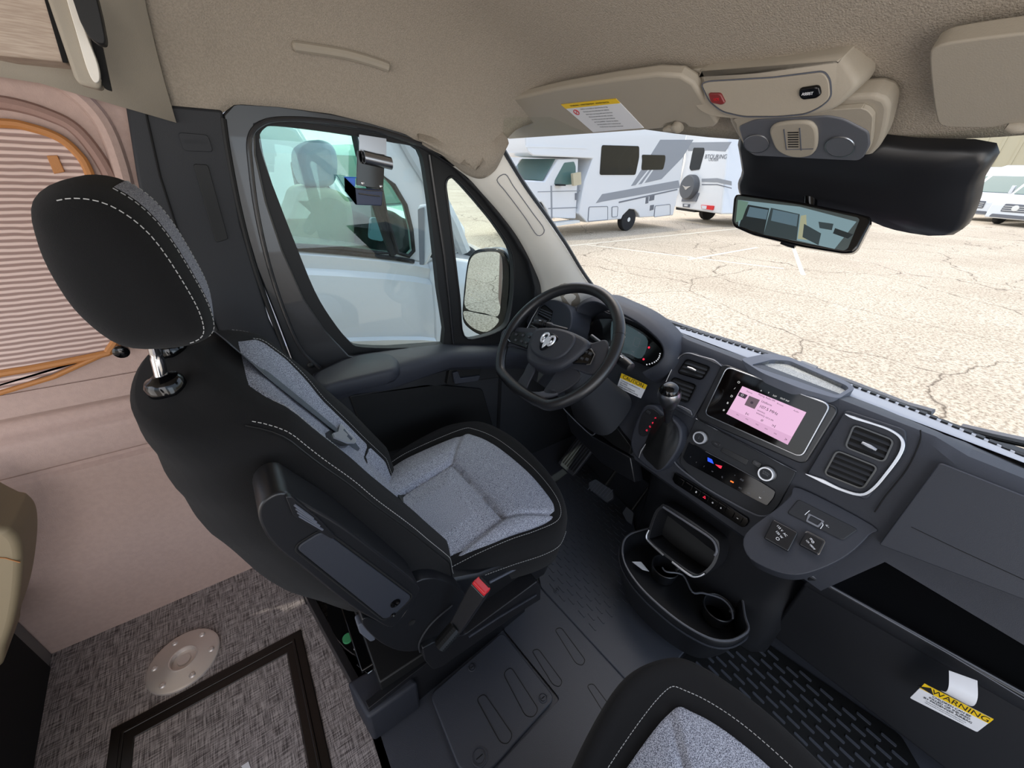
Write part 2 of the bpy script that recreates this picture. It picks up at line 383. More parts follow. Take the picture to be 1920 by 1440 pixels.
s=ce.modifiers.new('t','SOLIDIFY'); s.thickness=.02; s.offset=1
# header panel behind the cab (cream board ending at a seam)
def rearpt(u,v):
    v=v**.9
    if v<.4: y=1.26-.34*(1-math.cos(v/.4*math.pi/2))
    else: y=.92-(v-.4)/.6*2.0
    xr=-.015+(.07*min(1,max(0,1.26-y)/.30)); x=-1.9+(1.9+xr)*u; s_=max(0,min(1,(1.26-y)/.30)); zs_=1.50-.055*max(0,(x+.25)/.23); return V((x,y,zs_+(1.80-zs_)*math.sqrt(max(0,1-(1-s_)**2))))
g=G(); g.grid(rearpt,10,30); o=g.build('ceiling_rear','cream',angle=80); struct(o)
s=o.modifiers.new('t','SOLIDIFY'); s.thickness=.02; s.offset=1
# ---- grab handle moulded under the headliner
gh=tag(mesh('grab_handle',[],[],'cream'),'beige grab handle moulded in the headliner above the driver door','handle')
g=G(); P=[hit(x,y,lambda p:ceilsurf(p)+.012,.3,3) for x,y in ((548,86),(590,92),(650,102),(700,116),(731,127))]
rg=[]
g.tube(catmull(P,6,False),[.006]+[.011]*23+[.006],10); gm=gh.data; bpy.data.objects.remove(gh)
gh=tag(g.build('grab_handle','cream'),'beige grab handle moulded in the headliner above the driver door','handle')
# ---- B pillar
BP=FXZ(1.275)
g=G(); g.plate(BP,BP.pp([(234,190),(330,198),(417,206),(452,420),(505,600),(560,710),(620,900),(620,1000),(480,1000),(400,700),(330,620),(285,470),(256,330)]),0,-.06)
g2=g.build('trim_3','plastic_soft',bev=.006,seg=3); struct(g2)
g=G(); g.tube([ony(x,y,1.273) for x,y in ((273,209),(300,330),(345,470),(400,600),(440,700))],.0022,6); o=g.build('seam','dark_void',g2)
Q=BP.pp([(333,248),(390,253),(400,285),(345,283)]); g=G(); g.plate(BP,rp(Q,.008),.0035,-.001); o=g.build('airbag_badge','plastic_soft',g2,bev=.001)
a,b=BP.px(366,266); text('AIRBAG',.012,BP.mat(a,b,.0037),'plastic_soft',g2)
Q=BP.pp([(362,307),(390,309),(428,448),(405,455)]); g=G(); g.plate(BP,rp(Q,.006),.003,-.001); g.build('belt_slot_cover','rubber',g2,bev=.001)
# ---- driver door
door=mesh('door_1',[],[],'gloss_paint'); bpy.data.objects.remove(door)
FDo=FXZ(1.285)
outer=[(418,214),(432,198),(450,193),(520,197),(620,212),(700,229),(765,250),(810,275),(850,308),(900,350),(945,400),(985,455),(1013,520),(1020,600),(1000,700),(700,740),(600,735),(560,706),(520,600),(480,500),(450,400),(430,300)]
inner=[(478,235),(500,226),(560,228),(640,238),(720,252),(790,275),(850,312),(905,368),(955,432),(990,490),(1003,540),(1000,660),(900,668),(700,676),(655,668),(610,620),(570,560),(530,470),(500,380),(480,290)]
g=G(); g.plate(FDo,FDo.pp(outer),0,-.03,[FDo.pp(inner)]); door=g.build('door_1','gloss_paint',bev=.005,seg=3); struct(door)
# raised ridge on the painted frame
g=G(); g.tube(catmull([ony(x,y,1.283) for x,y in ((600,690),(565,655),(535,590),(505,500),(482,400),(470,310),(468,262),(484,236),(520,224),(600,226),(700,242),(790,270))],5,False),.006,8); g.build('door_ridge','gloss_paint',door)
g=G(); g.tube(catmull([ony(x,y,1.279) for x,y in ((556,712),(520,620),(480,510),(450,400),(428,290),(418,222))],5,False),.007,8); g.build('door_gasket','rubber',door)
g=G(); g.lathe(FXZ(1.285),[(.011,0),(.011,.004),(.006,.008),(0.0001,.009)],16,*FXZ(1.285).px(583,684)); g.build('plug','rubber',door)
# rubber window seal with the divider bar and quarter frame
FS=FXZ(1.31)
seal=[(456,262),(466,232),(496,216),(560,217),(640,227),(724,241),(797,266),(862,306),(917,362),(967,427),(1002,486),(1015,540),(1010,670),(900,682),(690,692),(640,680),(596,630),(558,565),(522,480),(490,390),(465,310)]
wmain=[(486,262),(497,240),(520,236),(600,245),(680,257),(745,268),(786,281),(800,340),(812,440),(822,540),(831,645),(760,652),(680,651),(655,640),(620,596),(590,545),(555,460),(520,370),(498,310)]
wq=[(836,345),(845,332),(860,340),(900,385),(935,430),(960,475),(964,530),(958,585),(945,615),(905,632),(870,630),(862,560),(850,460),(840,380)]
g=G(); g.plate(FS,c2(FS.pp(seal),3),0,-.03,[c2(FS.pp(wmain),3),c2(FS.pp(wq),4)]); sl_=g.build('window_seal','rubber',door,bev=.004,seg=2)
g=G(); g.tube(catmull([ony(x,y,1.309) for x,y in wq],4),.004,6,closed=True); g.build('quarter_window_rim','plastic_smooth',door)
g=G(); g.tube([ony(x,y,1.308) for x,y in ((805,290),(818,380),(833,480),(842,560),(850,645))],.006,8); g.build('window_channel','plastic_smooth',door)
FG=FXZ(1.335)
def offp(P): return c2(FG.pp(P),3)
g=G(); g.plate(FG,inset(offp([(470,250),(497,225),(600,232),(745,255),(800,270),(815,440),(845,660),(680,670),(640,650),(590,590),(540,470),(490,330)]),0),0,-.004)
g.build('window_glass','side_glass',door,label='large side window pane')
g=G(); g.plate(FG,offp([(822,330),(845,315),(905,370),(960,440),(985,500),(975,610),(905,650),(855,650)]),0,-.004); g.build('quarter_glass','side_glass',door,label='small triangular front pane')
# lower door body
g=G(); g.plate(FXZ(1.30),FXZ(1.30).pp([(560,700),(700,668),(850,655),(1010,640),(1030,760),(1060,900),(720,1000),(600,820)]),0,-.10); g.build('door_body','plastic_soft',door,bev=.004)
# inner trim shelf below the glass
def shelf(pts_top,pts_low,depth0,depth1,name,m,bev=.012):
    g=G(); r0=[ony(x,y,depth0) for x,y in pts_top]; r1=[ony(x,y,depth1) for x,y in pts_low]; return g
top_o=[ony(x,y,1.300) for x,y in ((585,700),(640,672),(700,664),(830,648),(960,650),(1000,655))]
g=G()
rings=[]
for i,(t,yy,zl) in enumerate(zip(top_o,(1.18,1.17,1.17,1.22,1.235,1.25),(.10,.12,.13,.10,.10,.10))):
    rings.append([V((t.x,1.31,t.z+.004)),V((t.x,yy+.03,t.z+.002)),V((t.x,yy+.008,t.z-.010)),V((t.x,yy,t.z-.03)),V((t.x,yy+.012,t.z-zl*.7)),V((t.x,1.27,t.z-zl)),V((t.x,1.31,t.z-zl))])
g.loft([rings[0]]+rings+[rings[-1]]); g.build('door_shelf','plastic',door,bev=.003,angle=60)
# armrest pad
A0=[ony(x,y,1.20) for x,y in ((583,706),(600,690),(650,668),(700,655),(735,658),(748,676),(742,690),(690,702),(640,716),(598,732))]
g=G(); zt=.80
pts=[onz(x,y,.80) for x,y in ((590,700),(612,688),(660,668),(700,660),(730,662),(746,672),(744,690),(700,702),(640,716),(600,726),(584,716))]
pc=catmull(pts,4)
cc=sum(pc,V())/len(pc)
def sc(P,k,z): return [cc+V(((p-cc).x*k,(p-cc).y*k,0))+V((0,0,z)) for p in P]
g.loft([sc(pc,.90,-.05),sc(pc,1.0,-.035),sc(pc,1.0,-.012),sc(pc,.95,-.002),sc(pc,.84,.003)]); g.build('armrest','plastic',door,angle=60)
# switch pod, door pull, map pocket
FT=F((.8,1.25,.685),(1,0,0),(0,1,0))
zs_=.69
g=G(); q=[onz(x,y,zs_) for x,y in ((865,654),(905,649),(922,664),(880,668))]; g.hexa(q,(0,0,-.01)); sw=g.build('switch_panel','plastic_smooth',door,bev=.002)
for k in range(2):
    x0=880+16*k; g=G(); q=[onz(x,y,zs_+.006) for x,y in ((x0,653),(x0+11,652),(x0+15,662),(x0+4,664))]; g.hexa(q,(0,0,-.008)); g.build('window_switch','gloss_black',sw,bev=.002)
FH=FXZ(1.262)
g=G(); Q=FH.pp([(843,693),(905,688),(896,712),(850,724),(838,722)]); g.plate(FH,rp(Q,.01),0,-.03); hb=g.build('handle_recess','rubber',door,bev=.003)
g=G(); Q=FH.pp([(846,697),(856,694),(861,707),(898,702),(894,712),(850,718)]); g.plate(FH,rp(Q,.006),.014,0); g.build('door_handle','plastic',door,bev=.004,seg=3)
FP_=FXZ(1.285)
g=G(); Q=FP_.pp([(655,742),(800,720),(905,730),(925,800),(720,850),(690,835)]); g.plate(FP_,rp(Q,.015),0.0,-.01); g.build('map_pocket','rubber',door,bev=.004)
# outer skin so that no light leaks
g=G(); g.box(-.3,1.40,-.1,1.3,1.43,.70); g.build('outer_skin','white_paint',door)
# ---- door-side sheet below and ahead (kick panel) and sill
g=G(); g.box(.9,1.27,-.02,1.7,1.30,.68); struct(g.build('wall_cab_left','plastic_soft'))
# ---- A pillar trim
P0=[(850,312,1.278),(880,335,1.275),(905,362,1.27),(940,402,1.27),(975,450,1.272),(1003,505,1.275),(1016,545,1.28),(1018,600,1.28)]
d=[ony(x,y,k) for x,y,k in P0]
W0=[(944,288),(950,300),(968,330),(995,370),(1030,420),(1065,472),(1098,525),(1130,562)]
w=[hit(x,y,lambda p:WS(p)+.012) for x,y in W0]
dd=catmull(d,5,False); ww=catmull(w,5,False); g=G(); rings=[]
for i,(a,b) in enumerate(zip(dd,ww)):
    t=i/(len(dd)-1); out=V((.10,.35,.1)).normalized(); rr=[]
    for k in range(9):
        s_=k/8; rr.append(a.lerp(b,s_)-V((.25,.75,.35)).normalized()*.03*math.sin(math.pi*s_)*(.5+.5*t))
    rr+= [b+V((.03,.03,0)),a+V((.02,.06,0))]; rings.append(rr)
g.loft(rings); ap=g.build('trim_4','cream_light',angle=60); struct(ap)
# headliner corner rolled over the top of the pillar
lo=catmull([ony(785,262,1.268),ony(822,286,1.266),ony(850,309,1.262),ony(876,328,1.245),ony(903,335,1.222),ony(928,320,1.19),hit(946,286,lambda p:WS(p)+.02),hit(952,268,lambda p:WS(p)+.02)],5,False)
up=catmull([hit(x,y,lambda p:ceilsurf(p)+.0015,.3,3) for x,y in ((785,250),(822,262),(850,271),(876,274),(903,270),(922,266))]+[hit(944,262,lambda p:WS(p)+.03),hit(952,260,lambda p:WS(p)+.03)],5,False)
g=G(); g.loft([[a.lerp(b,t)+V((-.3,-.8,-.4)).normalized()*.017*math.sin(math.pi*t)**1.5 for t in [k/8 for k in range(9)]]+[b+V((0,.05,.03)),a+V((.01,.03,.01))] for a,b in zip(lo,up)]); struct(g.build('trim_6','headliner',angle=70))
# grab recess and tweeter grille on the pillar
def lerpw(i,s_,o=.0):
    a=dd[i]; b=ww[i]; t=i/(len(dd)-1); return a.lerp(b,s_)-V((.25,.75,.35)).normalized()*(.03*math.sin(math.pi*s_)*(.5+.5*t)+o)
P=[lerpw(i,.55,.0015) for i in range(8,22)]+[lerpw(i,.80,.0015) for i in range(21,7,-1)]
g=G(); g.tube(catmull(P[::3],4),.0016,5,closed=True); g.build('pillar_seam','grey_ink',ap)
P=[lerpw(29,.40,.002),lerpw(29,.62,.002),lerpw(31,.72,.002),lerpw(33,.66,.002),lerpw(33,.42,.002),lerpw(31,.36,.002)]
g=G(); c_=sum(P,V())/6; g.hexa(catmull(P,3),V((.25,.75,.35)).normalized()*.01); g.build('tweeter_cover','cream',ap,bev=.002)
# ---- windshield
def wpt(u,v):
    y=1.36-2.2*u; z=.80+.72*v; return V((wsx(y,z),y,z))
g=G(); g.grid(wpt,30,12); o=g.build('window_1','ws_glass',angle=80); struct(o)
# black border of the windshield: along the pillar and along the base
def band(name,fa,fb,n=30):
    g=G(); g.grid(lambda u,v:fa(u).lerp(fb(u),v)+V((-.004,0,-.002)),n,1); o=g.build(name,'rubber',o_,angle=80); return o
o_=o
PA=catmull([hit(x,y,WS) for x,y in ((935,262),(948,283),(965,312),(992,355),(1027,404),(1063,457),(1095,510),(1120,545))],5,False)
g=G(); rr=[[p,p+V((.01,.012,.004)),p+V((-.012,.0,-.004))] for p in PA]; g.loft(rr); g.build('windshield_border','rubber',o)
def base_edge(y): z=.868; return V((wsx(y,z),y,z))
g=G(); g.grid(lambda u,v:V((wsx(1.25-2.0*u,.80+.068*v)-.006,1.25-2.0*u,.80+.068*v)),40,2); g.build('windshield_base_band','rubber',o,angle=80)
# cab floor: rubber mat areas
g=G(); g.box(.0,-1.0,-.03,1.75,1.30,.0); struct(g.build('floor_cab','rubber_mat'))
# firewall
g=G(); g.box(1.50,-1.0,-.02,1.54,1.33,.84); struct(g.build('wall_front','rubber'))
# ================================================================ dashboard
FA=F((1.20,0,.90),(0,-1,0),(.3,0,1))          # main fascia plane
def fa(x,y,c=0): a,b=FA.px(x,y); return FA.p(a,b,c)
def onA(y,z,c=0): return V((1.2+.3*(z-.9),y,z))+FA.n*c
dash=thing('dashboard','dark charcoal van dashboard running under the windshield','dashboard',(1.3,CY,.6))
# body as a swept profile
def prof(y,kind):
    wb=wsx(y,.87)-.012
    if kind=='c':   # centre stack and driver side
        return [V((wb,y,.872)),V((wb-.12,y,.885)),V((1.25,y,.912)),V((1.215,y,.915)),V((1.200,y,.900)),V((1.165,y,.77)),V((1.12,y,.62)),V((1.085,y,.505)),V((1.075,y,.455)),V((1.10,y,.425)),V((1.30,y,.42)),V((1.45,y,.5))]
    if kind=='d':
        return [V((wb,y,.872)),V((wb-.1,y,.885)),V((1.30,y,.90)),V((1.27,y,.905)),V((1.25,y,.89)),V((1.22,y,.80)),V((1.16,y,.68)),V((1.09,y,.57)),V((1.06,y,.51)),V((1.09,y,.49)),V((1.30,y,.47)),V((1.45,y,.5))]
    return [V((wb,y,.872)),V((wb-.1,y,.885)),V((1.25,y,.905)),V((1.21,y,.902)),V((1.185,y,.88)),V((1.16,y,.80)),V((1.135,y,.72)),V((1.12,y,.64)),V((1.115,y,.615)),V((1.16,y,.60)),V((1.34,y,.60)),V((1.45,y,.6))]
def mixp(a,b,t): return [p.lerp(q,t) for p,q in zip(a,b)]
g=G(); rings=[prof(1.27,'d'),prof(1.1,'d'),prof(.80,'d'),mixp(prof(.70,'d'),prof(.70,'c'),.3),prof(.63,'c'),prof(.45,'c'),prof(.2,'c'),prof(.0,'c'),mixp(prof(-.03,'c'),prof(-.03,'p'),.5),prof(-.06,'p'),prof(-.5,'p'),prof(-1.0,'p')]
g.loft(rings); body=g.build('dash_body','plastic',dash,bev=.006,seg=2,angle=32)
# ---- top tray with open storage bin
FTp=F((1.3,0,.905),(0,-1,0),(1,0,0))
bo=[(1394,676),(1425,672),(1470,676),(1588,722),(1600,728),(1568,742),(1540,738),(1450,706)]
def tp(x,y,z=.915): return onz(x,y,z)
rim=[tp(x,y,.918) for x,y in ((1388,673),(1440,662),(1478,668),(1590,716),(1604,728),(1572,748),(1500,728),(1430,700))]
op=[tp(x,y,.918) for x,y in ((1408,684),(1448,674),(1480,676),(1586,722),(1592,728),(1570,741),(1500,716),(1440,696))]
FZ=F((0,0,.918),(0,-1,0),(1,0,0))
t2=lambda L:[(-p.y,p.x) for p in L]
g=G(); g.plate(FZ,rp(t2(rim),.02),.0,-.03,[rp(t2(op),.012)]); bn=g.build('storage_bin','plastic_top',dash,bev=.004)
g=G(); c__=sum(op,V())/len(op); lo=[p+V((0,0,-.013)) for p in op]; n=len(op)
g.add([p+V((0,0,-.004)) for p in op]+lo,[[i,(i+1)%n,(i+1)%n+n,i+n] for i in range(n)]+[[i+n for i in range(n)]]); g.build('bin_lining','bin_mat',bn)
# textured top liner towards the glass
g=G(); g.grid(lambda u,v:V((1.30+(wsx(1.2-2.1*u,.87)-.03-1.30)*v,1.2-2.1*u,.898-.022*v)),40,3); g.build('top_liner','top_mat_sunlit',dash,angle=80)
# defroster slots by the glass
g=G()
for k in range(60):
    y=.75-.022*k
    if y<-.6: break
    x=wsx(y,.87)-.055; g.box(x-.008,y-.007,.882,x+.008,y+.007,.8865)
g.build('defroster_grille','rubber',dash)
# ---- centre screen
q=FA.pp([(1366,686),(1560,757),(1506,862),(1316,780)])
g=G(); g.plate(FA,rp(FA.pp([(1357,681),(1577,765),(1510,872),(1306,783)]),[.02,.02,.02,.02]),.012,-.005); sh=g.build('screen_housing','plastic_smooth',dash,bev=.004,seg=3)
g=G(); FS1=FA.off(.014); Q=rp(FS1.pp([(1364,688),(1558,759),(1504,857),(1322,776)]),.018)
g.plate(FS1,Q,.006,-.004); scr=g.build('touch_screen','screen_dark',sh,bev=.002,label='glossy black infotainment screen')
g=G(); g.tube([FS1.p(a,b,.004) for a,b in Q],.0022,6,closed=True); g.build('screen_bezel','satin',scr)
FS2=FS1.off(.0066)
def sq(L): return FS2.pp(L)
g=G(); g.plate(FS2,rp(sq([(1392,724),(1512,773),(1477,834),(1362,776)]),.001),.0004,0); g.build('radio_page','screen_pink',scr,label='lit pink radio page')
g=G(); g.plate(FS2,sq([(1368,766),(1485,819),(1477,834),(1362,776)]),.0007,0); g.build('preset_bar','screen_band',scr)
g=G(); g.plate(FS2,sq([(1405,742),(1425,750),(1415,767),(1396,759)]),.0010,0); g.build('station_art','screen_grey',scr)
g=G(); a,b=FS2.px(1410,755); g.lathe(FS2,[(.004,.0010),(.004,.0014)],16,a,b); g.build('station_mark','screen_ink',scr)
g=G(); g.plate(FS2,sq([(1387,735),(1402,741),(1397,748),(1384,742)]),.0010,0); g.build('page_icon','screen_ink',scr)
a,b=FS2.px(1392,741); text('O',.009,FS2.mat(a,b,.0012),'screen_white',scr)
def stext(s,size,px,py,m='screen_ink',al='LEFT',sx=1):
    a,b=FS2.px(px,py); return text(s,size,FS2.mat(a,b,.0009),m,scr,'lettering',al,.0002,sx)
stext('107.5 MHz',.0115,1424,761); stext('Uniform',.0085,1428,752); stext('Playing: Radio FM',.0065,1422,739); stext('Source',.006,1400,733,'screen_grey')
stext('WWWQ',.0055,1420,769); stext('WWWQ 107.5 FM',.006,1418,774,'screen_ink'); stext('Browse',.0055,1457,756,'screen_grey'); stext('Audio',.0055,1488,769,'screen_grey')
stext('I<',.012,1398,775); stext('>I',.012,1447,797); stext('#',.011,1427,787,'screen_grey'); stext('>',.012,1471,823)
for x,y,s in ((1366,767,''),(1385,777,'FM1'),(1402,785,'FM2'),(1421,795,'FM3'),(1438,803,'FM4'),(1455,812,'FM5')):
    if s: stext(s,.0045,x-4,y,'screen_grey')
for x,y,s in ((1386,716,'O'),(1380,728,'/'),(1373,742,'D'),(1366,755,'B'),(1359,768,'#')): stext(s,.009,x-3,y,'screen_white')
for x,y,s in ((1426,732,'A'),(1440,736,'Y'),(1449,741,'3:57'),(1463,746,'OUT 84F')): stext(s,.006,x,y,'screen_white')
# ---- vent modules
def vent_module(name,slab,silver,upper,lower,knobpos,slats_dir,label=None):
    g=G(); g.plate(FA,rp(FA.pp(slab),.012),.006,-.005); vm=g.build(name,'plastic',dash,bev=.003)
    for si,sv in enumerate(silver):
        pts=catmull([FA.p(*FA.px(x,y),.010) for x,y,w in sv],5,False); ws=[w for _,_,w in sv]; n=len(pts)
        rr=[]
        for i,p in enumerate(pts):
            f=i/(n-1)*(len(ws)-1); k=min(int(f),len(ws)-2); wdt=ws[k]+(ws[k+1]-ws[k])*(f-k)
            t=(pts[min(i+1,n-1)]-pts[max(i-1,0)]).normalized(); sd=t.cross(FA.n).normalized()*wdt/2
            rr.append([p+sd-FA.n*.004,p-sd-FA.n*.004,p-sd*.7+FA.n*.004,p+sd*.7+FA.n*.004])
        g=G(); g.loft(rr); g.build('chrome_trim','satin',vm,angle=30,bev=.0008)
    allp=upper+lower
    for nm,Q,kn in (('upper_vent',upper,knobpos),('lower_vent',lower,None)):
        P=rp(FA.pp(Q),.014); Pi=inset(P,.004)
        g=G(); g.plate(FA,P,.012,.0,[Pi]); vv=g.build(nm,'gloss_black',vm,bev=.002)
        g=G(); g.plate(FA,Pi,.0075,.0065); g.build('vent_cavity','dark_void',vv)
        c0,c1,c2_,c3=[V(FA.px(*q)) for q in Q[:4]] if len(Q)==4 else (None,)*4
        ns=5 if nm=='lower_vent' else 4
        for k in range(1,ns):
            t=k/ns; a=c0.lerp(c3,t); b=c1.lerp(c2_,t); a,b=a.lerp(b,.03),b.lerp(a,.03)
            d=(b-a).normalized(); up=V((-d.y,d.x))*.0035
            g=G(); q=[FA.p(*(a+up),.0075),FA.p(*(b+up),.0075),FA.p(*(b-up),.0115),FA.p(*(a-up),.0115)]; g.hexa(q,-FA.n*.0012); g.build('slat','plastic_soft',vv)
        if kn:
            a,b=FA.px(*kn[:2]); x2,y2=FA.px(*kn[2:]); g=G(); p=FA.p(a,b,.016); q=FA.p(x2,y2,.016); g.tube([p,p.lerp(q,.5),q],[.004,.006,.004],8); g.build('vent_knob','satin',vv)
    return vm
vent_module('centre_left_vent',[(1268,672),(1300,660),(1362,686),(1300,786),(1240,752)],
  [[(1356,687,.003),(1340,677,.012),(1312,668,.006),(1292,663,.006),(1276,670,.006),(1262,694,.005),(1249,722,.004)],[(1268,758,.004),(1282,764,.012),(1296,772,.016),(1301,778,.002)]],
  [(1290,672),(1336,688),(1319,714),(1272,700)],[(1265,706),(1310,722),(1292,757),(1248,740)],(1293,689,1309,696),1)
vent_module('centre_right_vent',[(1585,768),(1700,806),(1700,846),(1625,938),(1512,890)],
  [[(1586,776,.003),(1602,783,.010),(1640,795,.007),(1668,805,.008),(1688,818,.009),(1694,833,.010),(1686,855,.010),(1662,888,.009),(1638,915,.009),(1615,926,.010),(1580,917,.010),(1545,901,.014),(1512,887,.003)]],
  [(1602,794),(1680,824),(1660,868),(1584,838)],[(1570,842),(1650,874),(1620,918),(1545,888)],(1618,829,1645,843),1)
# pod skins around the right vent and upper fascia seam
g=G(); g.tube(catmull([fa(x,y,.002) for x,y in ((1726,806),(1724,830),(1700,880),(1660,930),(1640,960))],4,False),.0015,5); g.build('fascia_seam','dark_void',dash)
# ---- climate panel
g=G(); g.plate(FA,rp(FA.pp([(1306,785),(1494,884),(1462,945),(1440,972),(1400,958),(1300,898),(1275,868),(1280,840)]),.01),.004,-.004); cp=g.build('climate_panel','plastic_soft',dash,bev=.002)
g=G(); g.tube([fa(x,y,.0045) for x,y in ((1306,785),(1400,834),(1494,884))],.0012,5); g.build('panel_edge','satin',cp)
g=G(); g.plate(FA,rp(FA.pp([(1294,828),(1312,838),(1428,902),(1456,920),(1453,932),(1440,948),(1416,936),(1290,868),(1282,858)]),.006),.008,.003); st=g.build('climate_strip','gloss_black',cp,bev=.0015)
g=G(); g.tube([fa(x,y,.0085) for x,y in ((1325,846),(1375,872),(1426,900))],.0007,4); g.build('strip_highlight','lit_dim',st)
def fatext(s,size,x,y,m,par,c=.0085,sx=1,rot=0):
    a,b=FA.px(x,y); return text(s,size,FA.mat(a,b,c,rot),m,par,'lettering','CENTER',.0002,sx)
for L,m in (([(1329,857),(1337,861),(1340,869),(1329,864)],'lit_blue'),([(1343,870),(1356,873),(1354,878),(1351,877)],'lit_red')):
    g=G(); g.plate(FA,FA.pp(L),.0088,.0075); g.build('temperature_mark',m,st)
for x,y,s in ((1297,856,'v'),(1308,866,'c'),(1322,874,'f'),(1338,883,'w'),(1356,894,'%'),(1390,914,'a/c'),(1406,924,'off')): fatext(s,.008,x,y,'lit_dim',st)
fatext('w',.009,1427,932,'lit_white',st); fatext('^',.012,1434,922,'lit_dim',st); fatext('iiiil',.009,1393,899,'lit_dim',st); fatext('a',.006,1380,890,'lit_dim',st)
g=G(); g.plate(FA,FA.pp([(1372,900),(1378,903),(1377,905),(1371,902)]),.0088,.0075); g.build('ac_light','lit_orange',st)
def knob(cx,cy,s):
    a,b=FA.px(cx,cy); g=G(); g.lathe(FA,[(.0235,.002),(.0235,.008),(.021,.0095)],32,a,b); k=g.build('control_knob','plastic_smooth',cp)
    g=G(); g.lathe(FA,[(.0205,.008),(.0205,.020),(.0195,.0225),(.0165,.0225),(.0155,.021)],40,a,b); g.build('knob_ring','satin_light',k,angle=50)
    g=G(); g.lathe(FA,[(.0158,.02),(.0150,.0222),(.0001,.0222)],32,a,b); g.build('knob_face','plastic_soft',k)
    for i,t in enumerate(s): text(t,.0055,FA.mat(a,b+.005-.006*i,.0224),'lit_dim',k)
knob(1316,820,['o','II']); knob(1440,887,['SCROLL','ENTER'])
for x,y,s in ((1344,832,'MUTE'),(1420,869,'SCREEN\nOFF')):
    a,b=FA.px(x,y); g=G(); g.plate(FA,rect(a-.012,b-.008,a+.012,b+.008,.005),.006,.003); k=g.build('push_button','plastic_smooth',cp,bev=.001); text(s,.0035,FA.mat(a,b,.0062),'lit_dim',k)
g=G(); g.plate(FA,rp(FA.pp([(1357,838),(1405,862),(1400,872),(1352,846)]),.003),.006,.003); g.build('blank_bar','plastic_smooth',cp,bev=.001)
# thin silver line around the climate panel
g=G(); g.tube(catmull([fa(x,y,.006) for x,y in ((1275,822),(1266,838),(1264,858),(1271,872),(1296,893),(1325,914),(1370,940),(1412,962),(1432,967),(1450,962),(1470,945),(1492,922))],5,False),.0028,8); g.build('silver_line','console_grey',dash)
# ---- switch row
FR=FA
Q=FA.pp([(1266,886),(1272,888),(1404,972),(1405,978),(1399,987),(1392,988),(1266,906),(1262,898)])
g=G(); g.plate(FA,rp(Q,.004),.006,-.003); sr=g.build('switch_bank','gloss_black',dash,bev=.0015)
g=G(); g.tube([fa(x,y,.0063) for x,y in ((1268,886),(1340,930),(1403,972))],.0008,4); g.build('edge_line','satin',sr)
for k in range(8):
    t=(k+.5)/8; x=1272+ (1396-1272)*t-3; y=897+(975-897)*t; a,b=FA.px(x,y)
    x2,y2=FA.px(1272,890); x3,y3=FA.px(1400,972)
    ang=math.atan2(y3-y2,x3-x2); fr=F(FA.p(a,b,.006),FA.u*math.cos(ang)+FA.v*math.sin(ang),FA.v*math.cos(ang)-FA.u*math.sin(ang))
    g=G(); g.plate(fr,rect(-.0125,-.010,.0125,.010,.002),.0025,-.001); bt=g.build('rocker_switch','gloss_black',sr,bev=.0012)
    s=['','','8','','o','a','','~'][k]
    if s: text(s,.009,fr.mat(0,-.001,.0027),'lit_white',bt)
    if k==3:
        g=G(); P=[(-.005,-.004),(.005,-.004),(0,.005)]; g.plate(fr,P,.0032,.0024,[[(-.0025,-.0025),(.0025,-.0025),(0,.0022)]]); g.build('hazard_mark','lit_red',bt)
# ---- socket shelf on the right of the stack
_q=FA.px(1560,945); FU=F(FA.p(_q[0],_q[1],.006),(0,-1,0),(1.1,0,1))
def fu(x,y,c=0): a,b=FU.px(x,y); return FU.p(a,b,c)
SO=[(1458,952),(1482,930),(1500,915),(1636,985),(1630,1003),(1590,1040),(1540,1066),(1490,1078),(1440,1066),(1400,1040),(1398,1000)]
g=G(); g.plate(FU,c2(FU.pp(SO),4),.0,-.12); us=g.build('socket_shelf','plastic',dash,bev=.012,seg=4)
g=G(); g.plate(FU,rp(FU.pp([(1497,936),(1610,993),(1580,1014),(1475,962)]),.008),.003,-.002); tr=g.build('usb_panel','plastic_soft',us,bev=.003)
g=G(); g.plate(FU,rp(FU.pp([(1516,963),(1546,978),(1534,990),(1511,978)]),.003),.0045,.003,[rp(FU.pp([(1520,967),(1541,978),(1533,986),(1514,976)]),.002)]); g.build('usb_port','grey_ink',tr)
a,b=FU.px(1551,987); text('<-',.010,FU.mat(a,b,.0035),'white_label',tr,rot if False else 'lettering')
for L in ([(1509,966),(1513,962),(1518,958)],[(1538,992),(1543,985),(1541,978)]):
    g=G(); g.tube([fu(x,y,.0035) for x,y in L],.001,4); g.build('port_mark','white_label',tr)
g=G(); g.plate(FU,rp(FU.pp([(1450,975),(1497,1000),(1478,1036),(1432,1010)]),.005),.012,-.002); so_=g.build('outlet_cover','plastic_smooth',us,bev=.003,seg=3)
for x,y,s,z in ((1466,997,'115 V  AC',.0075),(1461,1004,'150 W',.0075),(1458,1012,'O',.011)): a,b=FU.px(x,y); text(s,z,FU.mat(a,b,.0125,-.35),'white_label',so_)
g=G(); Q=rp(FU.pp([(1512,997),(1547,1016),(1534,1042),(1497,1022)]),.006); g.plate(FU,Q,.012,-.002); so2=g.build('socket_cap','plastic_smooth',us,bev=.003,seg=3)
g=G(); g.tube([FU.p(a,b,.011) for a,b in Q][:16],.0016,6); g.build('cap_rim','satin',so2)
for x,y,s,z in ((1522,1015,'=o',.012),(1519,1023,'12V 180W',.006)): a,b=FU.px(x,y); text(s,z,FU.mat(a,b,.0125,-.35),'white_label',so2)
